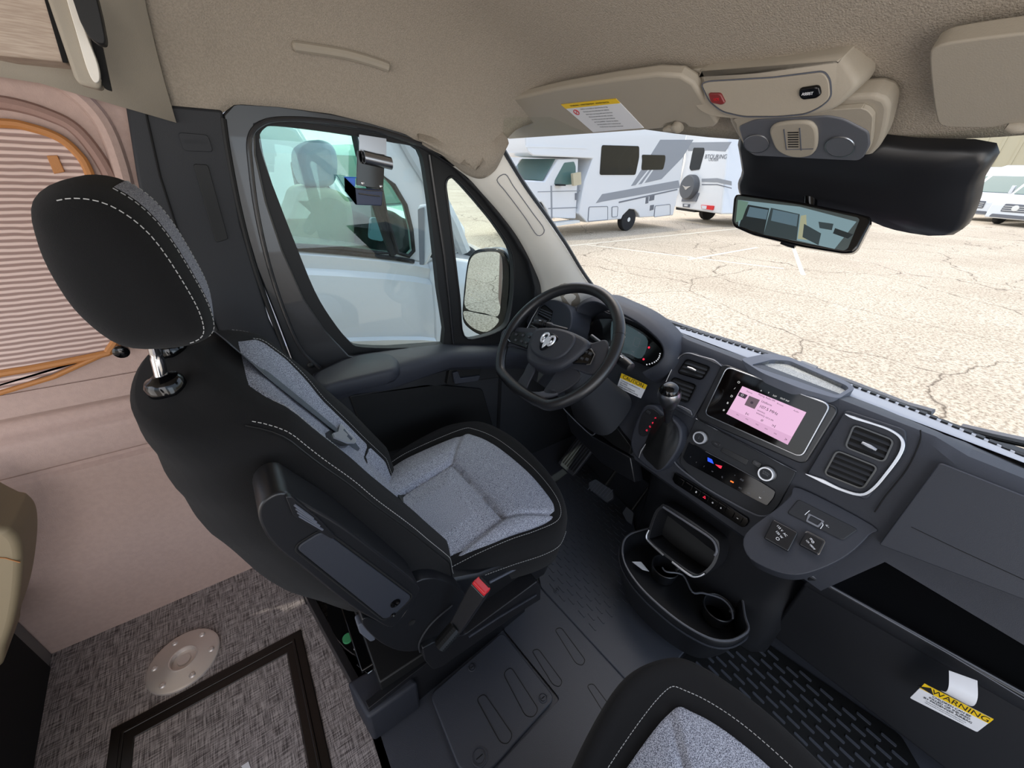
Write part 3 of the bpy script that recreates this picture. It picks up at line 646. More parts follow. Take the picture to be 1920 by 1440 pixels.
# ---- passenger side: airbag door, shelf, glove box
FPs=F((1.150,0,.76),(0,-1,0),(.30,0,1))
g=G(); g.plate(FPs,rp(FPs.pp([(1762,866),(1960,944),(2080,1010),(2000,1150),(1650,1018)]),[.008,.01,.01,.01,.004]),.016,-.01); ab=g.build('airbag_door','plastic',dash,bev=.006,seg=3)
g=G(); g.tube([FPs.p(*FPs.px(x,y),.0165) for x,y in ((1710,985),(1800,1028),(1940,1092))],.0008,4); g.build('airbag_seam','dark_void',ab)
a0,a1=V((1.075,.035,.475)),V((1.155,-.345,.475))
d_=(a1-a0); aend=a0+d_*2.4
g=G(); g.loft([[p,p+V((0,0,-.03)),p+V((.01,0,-.05)),p+V((.26,.0,-.05)),p+V((.26,0,-.03)),p+V((.03,0,-.028)),p+V((.016,0,0))] for p in (a0,a1,aend)]); g.build('open_shelf','plastic_smooth',dash,bev=.003)
g=G(); g.tube([a0+V((.004,0,.001)),a1+V((.004,0,.001)),aend+V((.004,0,.001))],.003,6); g.build('shelf_lip','console_grey',dash)
b0=onz(1441,1187,.10); b1=onz(1685,1376,.10)
dirn=(b1-b0)
q=[a0+V((.015,0,-.04)),a1+V((.015,0,-.04)),aend+V((.015,0,-.04)),b0+dirn*2.6,b1,b0]
g=G(); g.hexa([a0+V((.015,0,-.04)),aend+V((.015,0,-.04)),b0+dirn*2.3,b0],(.2,0,0)); gb=g.build('glove_box','plastic_smooth',dash,bev=.008,seg=3,label='plain black lower glove box face')
FGv=F(a0+V((.012,0,-.04)),(a1-a0),(a0-b0))
g=G(); Q=FGv.pp([(1672,1228),(1960,1400),(1960,1300),(1700,1190)]); 
g=G(); g.tube([FGv.p(*FGv.px(x,y),.006) for x,y in ((1560,1098),(1780,1222),(1960,1330))],.0012,5); g.build('glove_seam','grey_ink',gb)
g=G(); g.tube([FGv.p(*FGv.px(x,y),.004) for x,y in ((1688,1232),(1740,1262),(1775,1290))],.002,5); g.build('latch_edge','plastic_top',gb)
# back wall of the open recess
g=G(); g.box(1.36,-1.0,.44,1.40,.03,.62); g.build('recess_back','rubber',dash)
# ---- instrument cluster with hood
FK=F((1.165,.80,.82),(0,-1,0),(.42,0,1))
def fk(x,y,c=0): a,b=FK.px(x,y); return FK.p(a,b,c)
dispP=[(1103,625),(1110,604),(1130,597),(1162,600),(1204,620),(1233,645),(1246,664),(1241,676),(1224,688),(1204,683),(1162,664),(1115,642)]
g=G(); g.plate(FK,c2(FK.pp(dispP),4),.004,-.02); cl=g.build('instrument_display','gloss_black',dash,bev=.003)
g=G(); g.plate(FK,c2(FK.pp([(1148,604),(1165,605),(1198,622),(1216,640),(1204,672),(1180,664),(1150,652)]),3),.0048,.004); g.build('trip_screen','cluster_blue',cl)
for x,y,s,z,m in ((1171,634,'0',.022,'lit_white'),(1176,625,'X',.008,'lit_dim'),(1200,625,'FUEL',.006,'lit_dim'),(1188,660,'TRIP',.006,'lit_dim'),(1187,666,'MILES',.005,'lit_dim')):
    a,b=FK.px(x,y); text(s,z,FK.mat(a,b,.005),m,cl,rot if False else 'lettering')
g=G(); P=FK.pp([(1192,632),(1203,637),(1198,652),(1188,648)]); g.plate(FK,P,.0055,.0045,[inset(P,.0012)]); g.build('van_icon','lit_dim',cl)
for x,y in ((1218,652),(1208,674)):
    a,b=FK.px(x,y); g=G(); g.lathe(FK,[(.004,.0045),(.004,.0056)],8,a,b); g.build('warning_light','lit_red',cl)
g=G()
for i in range(9):
    t=i/8; x=1214+24*t+6*math.sin(t*3); y=684-2*math.sin(t*3)-20*t*t
    a,b=FK.px(x,y); g.box(*(FK.p(a,b,.005)-V((.001,.002,.002))),*(FK.p(a,b,.005)+V((.001,.002,.002))))
g.build('gauge_ticks','lit_white',cl)
# hood: cowl sweeping over the display
Hin=[fk(x,y,.0) for x,y in ((1100,655),(1093,625),(1097,600),(1110,583),(1135,577),(1165,590),(1204,609),(1235,632),(1254,657),(1246,682),(1215,700))]
din=catmull(Hin,5,False); g=G(); rings=[]
n=len(din)
for i,p in enumerate(din):
    t=i/(n-1); 
    q=din[min(i+1,n-1)]-din[max(i-1,0)]; nrm=q.cross(FK.n).normalized()
    w=.024+.02*math.sin(math.pi*t)
    sgn=-1 if nrm.dot(p-FK.p(0,0))<0 else 1; nrm=nrm*sgn
    hd=.045+.035*math.sin(math.pi*min(1,t*1.15))
    rings.append([p,p+FK.n*hd*.9,p+FK.n*hd+nrm*.006,p+FK.n*(hd*.8)+nrm*w*.7,p+FK.n*(.3*hd)+nrm*w*1.1,p-FK.n*.04+nrm*w*1.5,p-FK.n*.05])
g.loft(rings); g.build('cluster_hood','plastic',dash,bev=.002,angle=50)
# ---- left vent pod
g=G(); P=[(1000,628),(990,600),(1010,572),(1035,563),(1062,570),(1075,590),(1070,620),(1040,650),(1005,650)]
FL=F((1.07,.98,.875),(-.10,-1,0),(.42,0,1))
def fl(x,y,c=0): a,b=FL.px(x,y); return FL.p(a,b,c)
g.plate(FL,c2(FL.pp(P),4),.012,-.12); lp=g.build('left_vent','plastic',dash,bev=.006,seg=3)
for Q in ([(1019,577),(1026,573),(1041,585),(1036,605),(1012,592)],[(1004,600),(1016,604),(1026,614),(1018,630),(996,622)]):
    P=rp(FL.pp(Q),.008); g=G(); g.plate(FL,P,.015,.0,[inset(P,.004)]); vv=g.build('upper_vent','gloss_black',lp,bev=.002)
    g=G(); g.plate(FL,inset(P,.003),.0135,.012); g.build('vent_cavity','dark_void',vv)
    c=[V(FL.px(*q)) for q in Q]
    for k in (1,2,3):
        t=k/4; a=c[0].lerp(c[4],t); b=c[2].lerp(c[3],t); g=G(); g.tube([FL.p(a.x,a.y,.0145),FL.p(b.x,b.y,.0145)],.0018,4); g.build('slat','plastic_top',vv)
g=G(); g.tube([fl(x,y,.016) for x,y in ((1026,570),(1018,573),(1003,598),(991,622))],.003,6); g.build('chrome_trim','satin',lp)
# ---- caution sticker
g=G(); Q=FA.pp([(1169,700),(1217,722),(1205,747),(1160,726)]); FC=FA.off(.001)
Q=FC.pp([(1169,700),(1217,722),(1205,747),(1160,726)]); cs=tag(mesh('caution_sticker',[],[],'ink'),'x','x'); bpy.data.objects.remove(cs)
FC=F(FA.p(*FA.px(1188,724),-.006),(FA.p(*FA.px(1217,722))-FA.p(*FA.px(1169,700))),FA.v)
Q=FC.pp([(1169,700),(1217,722),(1205,747),(1160,726)])
g=G(); g.plate(FC,rp(Q,.003),.012,.0115); cs=tag(g.build('caution_sticker','white_label'),'small white and yellow CAUTION sticker below the instrument display','sticker')
m_=lambda a,b,t:(a[0]+(b[0]-a[0])*t,a[1]+(b[1]-a[1])*t)
g=G(); g.plate(FC,[Q[0],Q[1],m_(Q[1],Q[2],.33),m_(Q[0],Q[3],.33)],.0125,.0118); ys=g.build('yellow_band','yellow',cs)
tc_=m_(m_(Q[0],Q[1],.5),m_(Q[3],Q[2],.5),.17); hgt=(V(Q[0])-V(Q[3])).length; wid=(V(Q[1])-V(Q[0])).length
text('CAUTION',wid*.17,FC.mat(*tc_,.0127),'ink',ys,sx=1.05)
for i,s in enumerate(('Conversion modifications to','this vehicle','Please read supplement','owner manual before driving')):
    c=m_(m_(Q[0],Q[1],.06),m_(Q[3],Q[2],.06),.44+.14*i); text(s,wid*.065,FC.mat(*c,.0122),'grey_ink',cs,align='LEFT')
# ================================================================ steering wheel
th=math.radians(43)
FSt=F((.759,.80,.93),(0,-1,0),(math.sin(th),0,math.cos(th)))
sw=thing('steering_wheel','black three spoke flat bottomed steering wheel with a chrome horned head emblem','steering wheel',FSt.o)
def rimp(a):
    x=.205*math.sin(a); y=.205*math.cos(a)
    if y<-.165: y=-.165-(-.165-y)*.35
    return FSt.p(x,y,0)
g=G(); g.tube([rimp(2*math.pi*i/96) for i in range(96)],.0168,14,closed=True); g.build('rim','plastic_smooth',sw,angle=60)
for sgn in (1,-1):
    g=G(); g.tube([rimp(a) for a in (sgn*1.02,sgn*1.0201+.004*sgn)],.0172,14); g.build('rim_seam','dark_void',sw)
def fs(L,c=0): return FSt.pp(L)
def pt(x,y,c): a,b=FSt.px(x,y); return (a,b)
# spokes
def spoke(name,L,c1,c0=-.012,m='plastic',bev=.005,par=sw,**k):
    f=FSt.off(c1); g=G(); g.plate(f,c2(f.pp(L),3),0,c0-c1); return g.build(name,m,par,bev=bev,seg=3,**k)
spoke('spoke',[(940,622),(960,613),(985,614),(1010,618),(1005,655),(985,655),(955,648),(938,655)],-.002)
spoke('spoke',[(1085,636),(1110,642),(1135,636),(1140,655),(1128,690),(1108,702),(1085,695),(1062,682)],-.002)
spoke('spoke',[(992,678),(1003,690),(992,715),(982,735),(966,738),(962,728),(980,700)],-.004)
spoke('spoke',[(1050,688),(1078,690),(1088,708),(1066,728),(1040,740),(1018,736),(1030,715)],-.004)
spoke('spoke_bridge',[(966,727),(985,732),(1010,734),(1040,728),(1045,740),(1010,748),(975,741)],-.004,m='plastic_top')
hub=spoke('airbag_hub',[(1003,615),(1026,612),(1050,614),(1080,624),(1104,641),(1084,664),(1066,678),(1044,690),(1017,691),(990,680),(985,661),(991,635)],.020,-.05,bev=.012)
p2=spoke('hub_pad',[(1005,618),(1026,615),(1050,617),(1073,625),(1078,636),(1068,653),(1053,667),(1030,674),(1004,665),(993,650),(996,633)],.026,.005,m='plastic',bev=.006,par=hub)
FE=FSt.off(.0265)
# horned head emblem
a0_,b0_=FE.px(1026,640); S=.031
g=G(); g.plate(FE,[(a0_+S*x*1.15,b0_+S*y*1.1) for x,y in c2([(-.8,.75),(.8,.75),(.75,-.2),(0,-1.0),(-.75,-.2)],5)],.001,-.002); em=g.build('emblem','gloss_black',hub,bev=.001)
g=G(); g.plate(FE,[(a0_+S*x,b0_+S*y) for x,y in [(-.26,.5),(.26,.5),(.32,.1),(.16,-.55),(0,-.85),(-.16,-.55),(-.32,.1)]],.004,.0); g.build('emblem_head','satin_light',em,bev=.0012)
for s_ in (-1,1):
    g=G(); P=[(a0_+S*s_*x,b0_+S*y) for x,y in [(.15,.55),(.45,.72),(.75,.5),(.80,.1),(.62,-.25),(.42,-.30),(.36,-.05),(.52,.05),(.55,.25)]]
    g.tube([FE.p(x,y,.003) for x,y in c2(P,4,False)],.0036,6); g.build('emblem_horn','satin_light',em)
# button pods
def pod(L,rows):
    f=FSt.off(.003); g=G(); g.plate(f,rp(f.pp(L),.004),.003,-.005); b=g.build('button_pod','gloss_black',sw,bev=.0015)
    Q=f.pp(L); 
    for i,(u,v_) in enumerate(rows):
        a=V(Q[0]).lerp(V(Q[1]),u).lerp(V(Q[3]).lerp(V(Q[2]),u),v_); g=G(); g.plate(f,rect(a.x-.006,a.y-.0045,a.x+.006,a.y+.0045,.002),.0055,.002); k=g.build('wheel_button','plastic_soft',b,bev=.0008)
        g=G(); g.plate(f,rect(a.x-.002,a.y-.0007,a.x+.002,a.y+.0007),.006,.005); g.build('button_mark','lit_dim',k)
    return b
b1_=pod([(958,622),(1001,624),(988,654),(955,642)],[(.3,.25),(.62,.25),(.9,.3),(.35,.7),(.65,.68),(.88,.7)])
b2_=pod([(1092,648),(1114,658),(1106,683),(1070,681)],[(.2,.25),(.55,.25),(.85,.3),(.2,.7),(.5,.7),(.8,.72)])
g=G(); f=FSt.off(.006); g.tube([f.p(*f.px(x,y)) for x,y in ((1108,654),(1115,665),(1107,683),(1100,684))],.0018,6); g.build('pod_trim','satin',b2_)
g=G(); g.tube([f.p(*f.px(x,y)) for x,y in ((956,628),(952,636),(957,641))],.0018,6); g.build('pod_trim','satin',b1_)
# column
colm=thing('steering_column','black plastic steering column shroud with stalks and a round start button','steering column',(1.0,.8,.75))
g=G(); rr=[]
for t,hw,hh in ((.055,.050,.045),(.07,.062,.055),(.14,.07,.06),(.22,.075,.065),(.32,.09,.08),(.40,.11,.10)):
    c=FSt.p(0,-.015,-t)+V((0,0,-.25*t*t)); rr.append([c+FSt.u*hw*(abs(math.cos(a))**.6*(1 if math.cos(a)>0 else -1))+FSt.v*hh*(abs(math.sin(a))**.6*(1 if math.sin(a)>0 else -1)) for a in [2*math.pi*i/28 for i in range(28)]])
g.loft(rr); g.build('shroud','plastic_soft',colm,angle=60)
ig=onx(1131,749,.985); FI=F(ig,(.12,-1,0),(.45,0,1))
g=G(); g.lathe(FI,[(.045,-.12),(.042,-.03),(.036,-.005),(.032,0),(.028,-.002),(.026,-.008)],32); hs=g.build('start_button_housing','plastic_soft',colm)
g=G(); g.lathe(FI,[(.025,-.01),(.024,-.001),(.021,.001),(.0001,.001)],32); bt=g.build('start_button','plastic_smooth',hs)
text('START\nSTOP',.0085,FI.mat(0,.001,.0015,.5),'lit_white',bt)
def stalk(pxs,x0,x1,name):
    P=[onx(pxs[0][0],pxs[0][1],x0),onx(pxs[1][0],pxs[1][1],x1)]; d=P[1]-P[0]
    g=G(); g.tube([P[0]-d*.8,P[0],P[0]+d*.05,P[0]+d*.4,P[0]+d*.42,P[0]+d*.8,P[0]+d*.98,P[1]],[.007,.009,.013,.0135,.016,.0165,.014,.008],14); s=g.build(name,'plastic_smooth',colm,angle=50)
    for k in (.30,.5,.6): 
        g=G(); c=P[0]+d*k; g.tube([c,c+d*.02],.0172,14); g.build('stalk_ring','gloss_black',s)
    g=G(); c=P[0]+d*.55+V((-.008,0,.0145)); g.tube([c,c+d*.12],.0015,4); g.build('stalk_mark','white_label',s)
    return s
stalk(((1140,655),(1184,690)),.90,.88,'wiper_stalk'); stalk(((1036,612),(1002,604)),.93,.90,'indicator_stalk')
# knee trim edge below the column
g=G(); P=[onx(x,y,1.03) for x,y in ((1050,757),(1062,772),(1085,795),(1108,815),(1116,812))]; g.tube(catmull(P,4,False),.0025,6); g.build('knee_trim_edge','console_grey',dash)
g=G(); P=[onx(x,y,1.06) for x,y in ((1122,780),(1140,780),(1184,838),(1180,852),(1150,835),(1112,805))]; g.hexa(P,(.05,0,-.02)); g.build('coin_tray','rubber',dash,bev=.003)
g=G(); P=[onx(x,y,1.05) for x,y in ((1060,770),(1110,818),(1182,858),(1190,905),(1130,870),(1070,810))]; g.hexa(P,(.06,0,-.02)); g.build('knee_panel','plastic_smooth',dash,bev=.004)
# ================================================================ gear selector
gs=thing('gear_selector','black gear lever with chrome ringed knob left of the climate controls','gear lever',FA.p(*FA.px(1230,830),0))
FGs=FA.off(.045)
PL=[(1206,764),(1226,760),(1243,774),(1262,786),(1277,806),(1274,836),(1255,868),(1236,884),(1222,882),(1192,858),(1181,832),(1188,800)]
g=G(); g.plate(FGs,c2(FGs.pp(PL),4),0,-.07); sp=g.build('selector_housing','plastic',gs,bev=.008,seg=4)
FG2=FGs.off(.003)
g=G(); g.plate(FG2,c2(FG2.pp([(1206,775),(1218,766),(1232,772),(1238,784),(1222,806),(1208,818),(1198,812),(1200,790)]),4),.001,-.005); ip=g.build('gate_panel','plastic_smooth',sp,bev=.001)
for x,y,s in ((1229,784,'P'),(1224,793,'R'),(1219,800,'N'),(1213,807,'D')):
    a,b=FG2.px(x,y); text(s,.009,FG2.mat(a,b,.0015,-.4),'lit_red',ip)
a,b=FG2.px(1216,773); g=G(); g.plate(FG2,rect(a-.008,b-.005,a+.008,b+.005,.002),.003,0); g.build('park_lock','plastic_soft',ip,bev=.001)
g=G(); g.tube([FG2.p(*FG2.px(x,y),.003) for x,y in ((1199,858),(1203,846),(1212,832))],[.002,.004,.002],6); g.build('release_slot','satin',sp)
# leather boot
kn=onx(1252,745,1.005); base=FGs.p(*FGs.px(1240,842),.0)
nk=onx(1252,786,1.035)
g=G(); rings=[]
Bp=FGs.pp([(1232,782),(1258,786),(1273,808),(1268,842),(1240,880),(1224,872),(1206,850),(1214,822)]); Bp=c2(Bp,4); cx=sum(p[0] for p in Bp)/len(Bp); cy=sum(p[1] for p in Bp)/len(Bp)
for k in range(9):
    t=k/8; w=(1-t)**1.3*(1-.25)+.25 if t<1 else .25
    w=1-.78*t**.75+.03*math.sin(t*20); c0=FGs.p(cx,cy,.003).lerp(nk,t); rings.append([c0+(FGs.u*(p[0]-cx)+FGs.v*(p[1]-cy))*w for p in Bp])
g.loft(rings); g.build('leather_boot','rubber',gs,angle=60,bev=0)
d=(kn-nk).normalized(); FKn=F(nk,V((0,-1,0)),d.cross(V((0,-1,0))))
if FKn.n.dot(d)<0: FKn=F(nk,V((0,1,0)),d.cross(V((0,1,0))))
L=(kn-nk).length
g=G(); g.lathe(FKn,[(.011,-.01),(.012,L*.2),(.017,L*.55),(.024,L*.75)],20); g.build('lever_neck','plastic_smooth',gs)
g=G(); g.lathe(FKn,[(.022,L*.66),(.029,L*.86),(.0335,L*1.05),(.034,L*1.18),(.031,L*1.34),(.029,L*1.37)],32); g.build('knob_ring','satin',gs)
g=G(); g.lathe(FKn,[(.0295,L*1.0),(.0315,L*1.2),(.0305,L*1.37),(.025,L*1.50),(.014,L*1.57),(.0001,L*1.59)],32)
g.build('knob','gloss_black',gs)
# ================================================================ centre console
cc=thing('centre_console','black centre console with open bin and cup holders on the floor','console',(1.05,.28,0))
g=G()
def crow(z,x,y0,y1): return [V((x+.06,y0,z)),V((x+.02,y0-.03,z)),V((x,y0-.09,z)),V((x,y1+.09,z)),V((x+.02,y1+.03,z)),V((x+.06,y1,z)),V((1.48,y1,z)),V((1.48,y0,z))]
g.loft([crow(0,1.10,.57,.02),crow(.14,1.08,.57,.02),crow(.25,1.10,.58,.02),crow(.38,1.12,.60,.01),crow(.46,1.12,.62,.0)]); g.build('console_body','plastic_smooth',cc,bev=.01,seg=3,angle=50)
FTr=F((0,0,.2),(0,-1,0),(1,0,0))
RP=[(1172,1008),(1165,1032),(1172,1062),(1196,1098),(1232,1134),(1280,1172),(1330,1199),(1368,1204),(1395,1193),(1405,1180)]
rim=[onz(x,y,.205) for x,y in RP]+[V((1.05,.10,.205)),V((1.13,.17,.205)),V((1.15,.32,.205)),V((1.12,.46,.205)),V((1.03,.505,.205))]
rimc=catmull(rim,4); c0=sum(rimc,V())/len(rimc)
def sc2(k,z): return [V((c0.x+(p.x-c0.x)*k,c0.y+(p.y-c0.y)*k,z)) for p in rimc]
g=G(); g.loft([sc2(.86,.06),sc2(.93,.10),sc2(.985,.165),sc2(1.015,.190),sc2(1.015,.203),sc2(1.0,.208),sc2(.96,.206),sc2(.945,.195),sc2(.93,.125)],caps=True); tr=g.build('cup_tray','plastic_smooth',cc,angle=45)
g=G(); g.tube(sc2(1.016,.178),.003,6,closed=True); g.build('tray_rib','plastic',tr)
g=G(); g.tube(sc2(.985,.2085),.0035,6,closed=True); g.build('tray_lip','console_grey',tr)
for cx_,cy_ in ((1.01,.36),(1.03,.17)):
    fr=F((cx_,cy_,.13),(0,-1,0),(1,0,0)); g=G(); g.lathe(fr,[(.036,0),(.043,.05),(.046,.052),(.048,.05),(.041,0)],32); h=g.build('cup_holder','plastic_smooth',tr)
    g=G(); g.lathe(fr,[(.006,.03),(.012,.045),(.004,.056)],10,.03,.03); g.build('cup_tab','rubber',h)
g=G(); g.tube(catmull([onz(x,y,.19) for x,y in ((1242,1064),(1250,1072),(1280,1078),(1298,1110),(1318,1112),(1352,1122),(1370,1140),(1374,1160))],4,False),.003,6); g.build('divider_rail','console_grey',tr)
# open bin with silver trim
FBn=F(onx(1290,1010,1.03),(0,-1,0),(.45,0,1))
BO=[(1229,962),(1240,949),(1256,948),(1338,1003),(1351,1022),(1346,1052),(1328,1074),(1306,1080),(1264,1053),(1222,1018),(1216,1002)]
P=c2(FBn.pp(BO),3); g=G(); g.plate(FBn,P,.012,-.12,[inset(P,.010)]); bn2=g.build('open_bin','plastic_smooth',cc,bev=.004,seg=3)
g=G(); g.plate(FBn,inset(P,.008),-.09,-.10); g.build('bin_back','rubber',bn2)
g=G(); g.tube([FBn.p(*FBn.px(x,y),.015) for x,y in c2([(1247,950),(1300,984),(1338,1010),(1347,1030),(1343,1040)],5,False)],.004,8); g.build('bin_top_edge','console_grey',bn2)
for L in ([(1221,992),(1216,1004),(1221,1015),(1248,1040)],[(1264,1052),(1290,1072),(1303,1079),(1316,1078),(1325,1073)]):
    g=G(); g.tube([FBn.p(*FBn.px(x,y),.015) for x,y in c2(L,5,False)],.0045,8); g.build('silver_trim','satin',bn2)
q=[onz(x,y,.15) for x,y in ((1185,1053),(1202,1053),(1217,1071),(1205,1068))]; g=G(); g.hexa(q,(0,0,-.002)); tag(g.build('folded_note','white_label'),'small white folded paper left in the console tray','paper')
# ================================================================ pedals
pd=thing('brake_pedal','black ribbed rubber brake pedal in the dark footwell','pedal',onz(1128,915,.12))
FPd=F(onz(1128,915,.13),(0,-1,0),(.8,0,.6))
g=G(); P=rp(FPd.pp([(1104,906),(1118,899),(1150,920),(1152,935),(1138,943),(1106,918)]),.01); g.plate(FPd,P,.01,-.008); pp_=g.build('pedal_pad','rubber_mat',pd,bev=.003)
for k in range(7):
    a=V(P[0]).lerp(V(P[len(P)//2]),.12+.12*k)
    x,y=a; g=G(); g.plate(FPd,rect(x-.0015,y-.025,x+.0015,y+.025),.012,.009); g.build('pad_rib','plastic_top',pp_)
g=G(); g.tube([FPd.p(*FPd.px(1128,918),-.01),FPd.p(*FPd.px(1128,918),-.01)+V((.12,0,.14))],.009,8); g.build('pedal_arm','rubber',pd)
pd=thing('accelerator_pedal','narrow ribbed accelerator pedal beside the console','pedal',onz(1180,960,.1))
FPd=F(onz(1180,958,.10),(0,-1,0),(.7,0,.7))
g=G(); P=rp(FPd.pp([(1168,962),(1176,950),(1190,962),(1186,985),(1176,978)]),.006); g.plate(FPd,P,.01,-.006); pp_=g.build('pedal_pad','rubber_mat',pd,bev=.003)
g=G(); g.tube([FPd.p(*FPd.px(1180,962),-.006),FPd.p(*FPd.px(1180,962),-.01)+V((.1,0,.12))],.007,8); g.build('pedal_arm','rubber',pd)
fr_=F(V((1.28,1.05,.12)),(0,-1,0),(.8,0,.8)); g=G(); g.plate(fr_,rect(-.06,-.14,.06,.14,.015),.01,-.01)
ft=g.build('footrest','rubber_mat',None,bev=.004); tag(ft,'dark ribbed rubber footrest at the left end of the driver footwell','footrest')
for k in range(7):
    g=G(); g.plate(fr_,rect(-.052+.016*k,-.12,-.046+.016*k,.12),.014,.009); g.build('footrest_rib','plastic_smooth',ft)
# ================================================================ floor mats
def zpoly(L,z,r=.01): return rp([(-p.y,p.x) for p in (onz(x,y,z) for x,y in L)],r)
FZ0=F((0,0,0),(0,-1,0),(1,0,0))
ms=zpoly([(1014,1100),(1206,1308),(1290,1214),(1210,1100),(1185,960),(1090,860),(985,960)],.014,.006)
g=G(); g.plate(FZ0,ms,.014,.001); fm=tag(g.build('floor_mat','rubber_mat',None,bev=.004),'dark rubber floor mat with rows of short raised bars in front of the driver seat','floor mat')
g=G()
def inside(P,x,y):
    c=False; n=len(P)
    for i in range(n):
        a,b=P[i],P[(i+1)%n]
        if (a[1]>y)!=(b[1]>y) and x<(b[0]-a[0])*(y-a[1])/(b[1]-a[1])+a[0]: c=not c
    return c
mi=inset(ms,.03)
for i in range(40):
    for j in range(14):
        x=-1.15+.055*j+(.0275 if i%2 else 0); y=.62+.021*i
        if inside(mi,x,y): g.plate(FZ0,[(x+p[0],y+p[1]) for p in rect(-.016,-.0045,.016,.0045,.0044,3)],.017,.0135)
g.build('grip_pattern','rubber_mat',fm)
def stud(x,y,z,r,par):
    p=onz(x,y,z); fr=F((p.x,p.y,z),(0,-1,0),(1,0,0)); g=G(); g.lathe(fr,[(r,-.002),(r,.002),(r*.85,.003),(r*.8,.001),(r*.6,.001),(r*.58,.004),(.0001,.004)],24); s=g.build('fastener','rubber_mat',par)
    g=G(); g.plate(fr,rect(-.0012,-r*.45,.0012,r*.45),.0045,.003); g.build('screw_slot','dark_void',s)
stud(1043,1108,.014,.011,fm); stud(1200,1273,.014,.013,fm)
cover=zpoly([(806,1302),(942,1184),(1041,1308),(920,1445),(862,1445)],.016,.02)
g=G(); g.plate(FZ0,cover,.016,.001); cv=tag(g.build('floor_cover','rubber_mat',None,bev=.004,seg=3),'square lift out rubber cover with three screws beside the driver seat base','floor cover')
for x,y,r in ((885,1252,.012),(1018,1309,.013),(899,1420,.022)): stud(x,y,.016,r,cv)
def oval(L,par,z,name='oval_groove'):
    P=zpoly(L,z,.02); g=G(); g.tube([V((y,-x,z)) for x,y in P],.0012,5,closed=True); g.build(name,'rubber',par)
oval([(943,1262),(958,1250),(1010,1330),(1000,1345),(985,1342)],cv,.0165); oval([(893,1310),(908,1300),(962,1378),(952,1395),(938,1392)],cv,.0165)
tm=zpoly([(930,1440),(1090,1440),(1175,1340),(1206,1310),(1062,1148),(1014,1100),(960,1150),(944,1180),(1050,1310)],.006,.01)
g=G(); g.plate(FZ0,tm,.006,.0005); tmo=tag(g.build('tunnel_mat','rubber_mat',None,bev=.002),'dark rubber mat with long oval grooves between the two front seats','floor mat')
for dx,dy in ((0,0),(-43,40),(60,105)):
    oval([(1040+dx,1180+dy),(1052+dx,1176+dy),(1098+dx,1238+dy),(1092+dx,1248+dy),(1080+dx,1244+dy)],tmo,.0065)
pm=zpoly([(1215,1310),(1292,1220),(1430,1200),(1690,1380),(1760,1500),(1150,1500)],.005,.01)
g=G(); g.plate(FZ0,pm,.005,.0005); pmo=tag(g.build('floor_mat','rubber',None),'black rubber floor mat in front of the passenger seat','floor mat')
g=G()
for i in range(30):
    for j in range(18):
        x=-.30+.06*j+(.03 if i%2 else 0); y=.55+.024*i
        if inside(inset(pm,.02),x,y): g.plate(FZ0,[(x+p[0],y+p[1]) for p in rect(-.018,-.004,.018,.004,.0038,3)],.008,.0045)
g.build('grip_pattern','rubber_mat',pmo)
# ================================================================ driver seat
seat=thing('driver_seat','dark fabric driver seat with grey speckled inserts facing the steering wheel','seat',(.25,.815,0))
cush=[];back=[]
OUT=[(700,905),(716,880),(760,845),(830,808),(880,797),(915,801),(965,828),(1015,876),(1050,925),(1063,965),(1056,1000),(1020,1022),(960,1040),(890,1062),(840,1082)]
o3=[onz(x,y,.462) for x,y in OUT]+[V((.12,.59,.462)),V((.06,.70,.462)),V((.05,.92,.462)),V((.10,1.04,.462))]
oc=catmull(o3,6); C0=sum(oc,V())/len(oc)
def osc(k,z): return [V((C0.x+(p.x-C0.x)*k,C0.y+(p.y-C0.y)*k,z)) for p in oc]
g=G(); g.loft([osc(.93,.325),osc(.965,.335),osc(.985,.39),osc(1.0,.44),osc(1.0,.465),osc(.985,.482),osc(.955,.492),osc(.90,.490),osc(.80,.478)]); cu=g.build('seat_cushion','fabric_black',seat,angle=70); cush.append(cu)
INS=[(700,900),(722,882),(768,852),(862,813),(890,813),(930,832),(985,876),(1022,917),(1041,948),(1036,968),(1000,985),(955,1000),(900,1026),(845,1052)]
i3=[onz(x,y,.497) for x,y in INS]+[V((.16,.64,.497)),V((.10,.75,.497)),V((.10,.92,.497)),V((.14,1.0,.497))]
ic=catmull(i3,8); n=len(ic)
PAD=[onz(x,y,.49) for x,y in ((733,940),(848,868),(946,972),(820,1066))]; PAD[0]=PAD[0]+(PAD[0]-PAD[1])*.8; PAD[3]=PAD[3]+(PAD[3]-PAD[2])*.6
def dseg(p,a,b):
    ab=V((b.x-a.x,b.y-a.y)); ap=V((p.x-a.x,p.y-a.y)); t=max(0,min(1,ap.dot(ab)/ab.dot(ab))); return (ap-ab*t).length
SEG=[(PAD[i],PAD[(i+1)%4]) for i in range(4)]+[(PAD[1],onz(866,812,.49)),(PAD[2],onz(1042,962,.49))]
PD2=[(p.x,p.y) for p in PAD]
def inz(p,s):
    d=min(dseg(p,a,b) for a,b in SEG); dp=min(dseg(p,a,b) for a,b in SEG[:4])
    z=.4865+.012*(1-s**6)
    if inside(PD2,p.x,p.y): z+=-.012+.012*min(1,dp/.07)
    else: z+=.014*min(1,dp/.05)*(1-s**4)
    return z-.009*math.exp(-(d/.0065)**2)
pc_=sum(PAD,V())/4
rings=[]
NR=54
for k in range(NR+1):
    s=1-k/NR*.995; rings.append([V((pc_.x+(p.x-pc_.x)*s,pc_.y+(p.y-pc_.y)*s,0)) for p in ic])
rings=[[V((p.x,p.y,inz(p,1-k/NR*.995))) for p in r] for k,r in enumerate(rings)]
rings.insert(0,[V((p.x,p.y,.482)) for p in rings[0]])
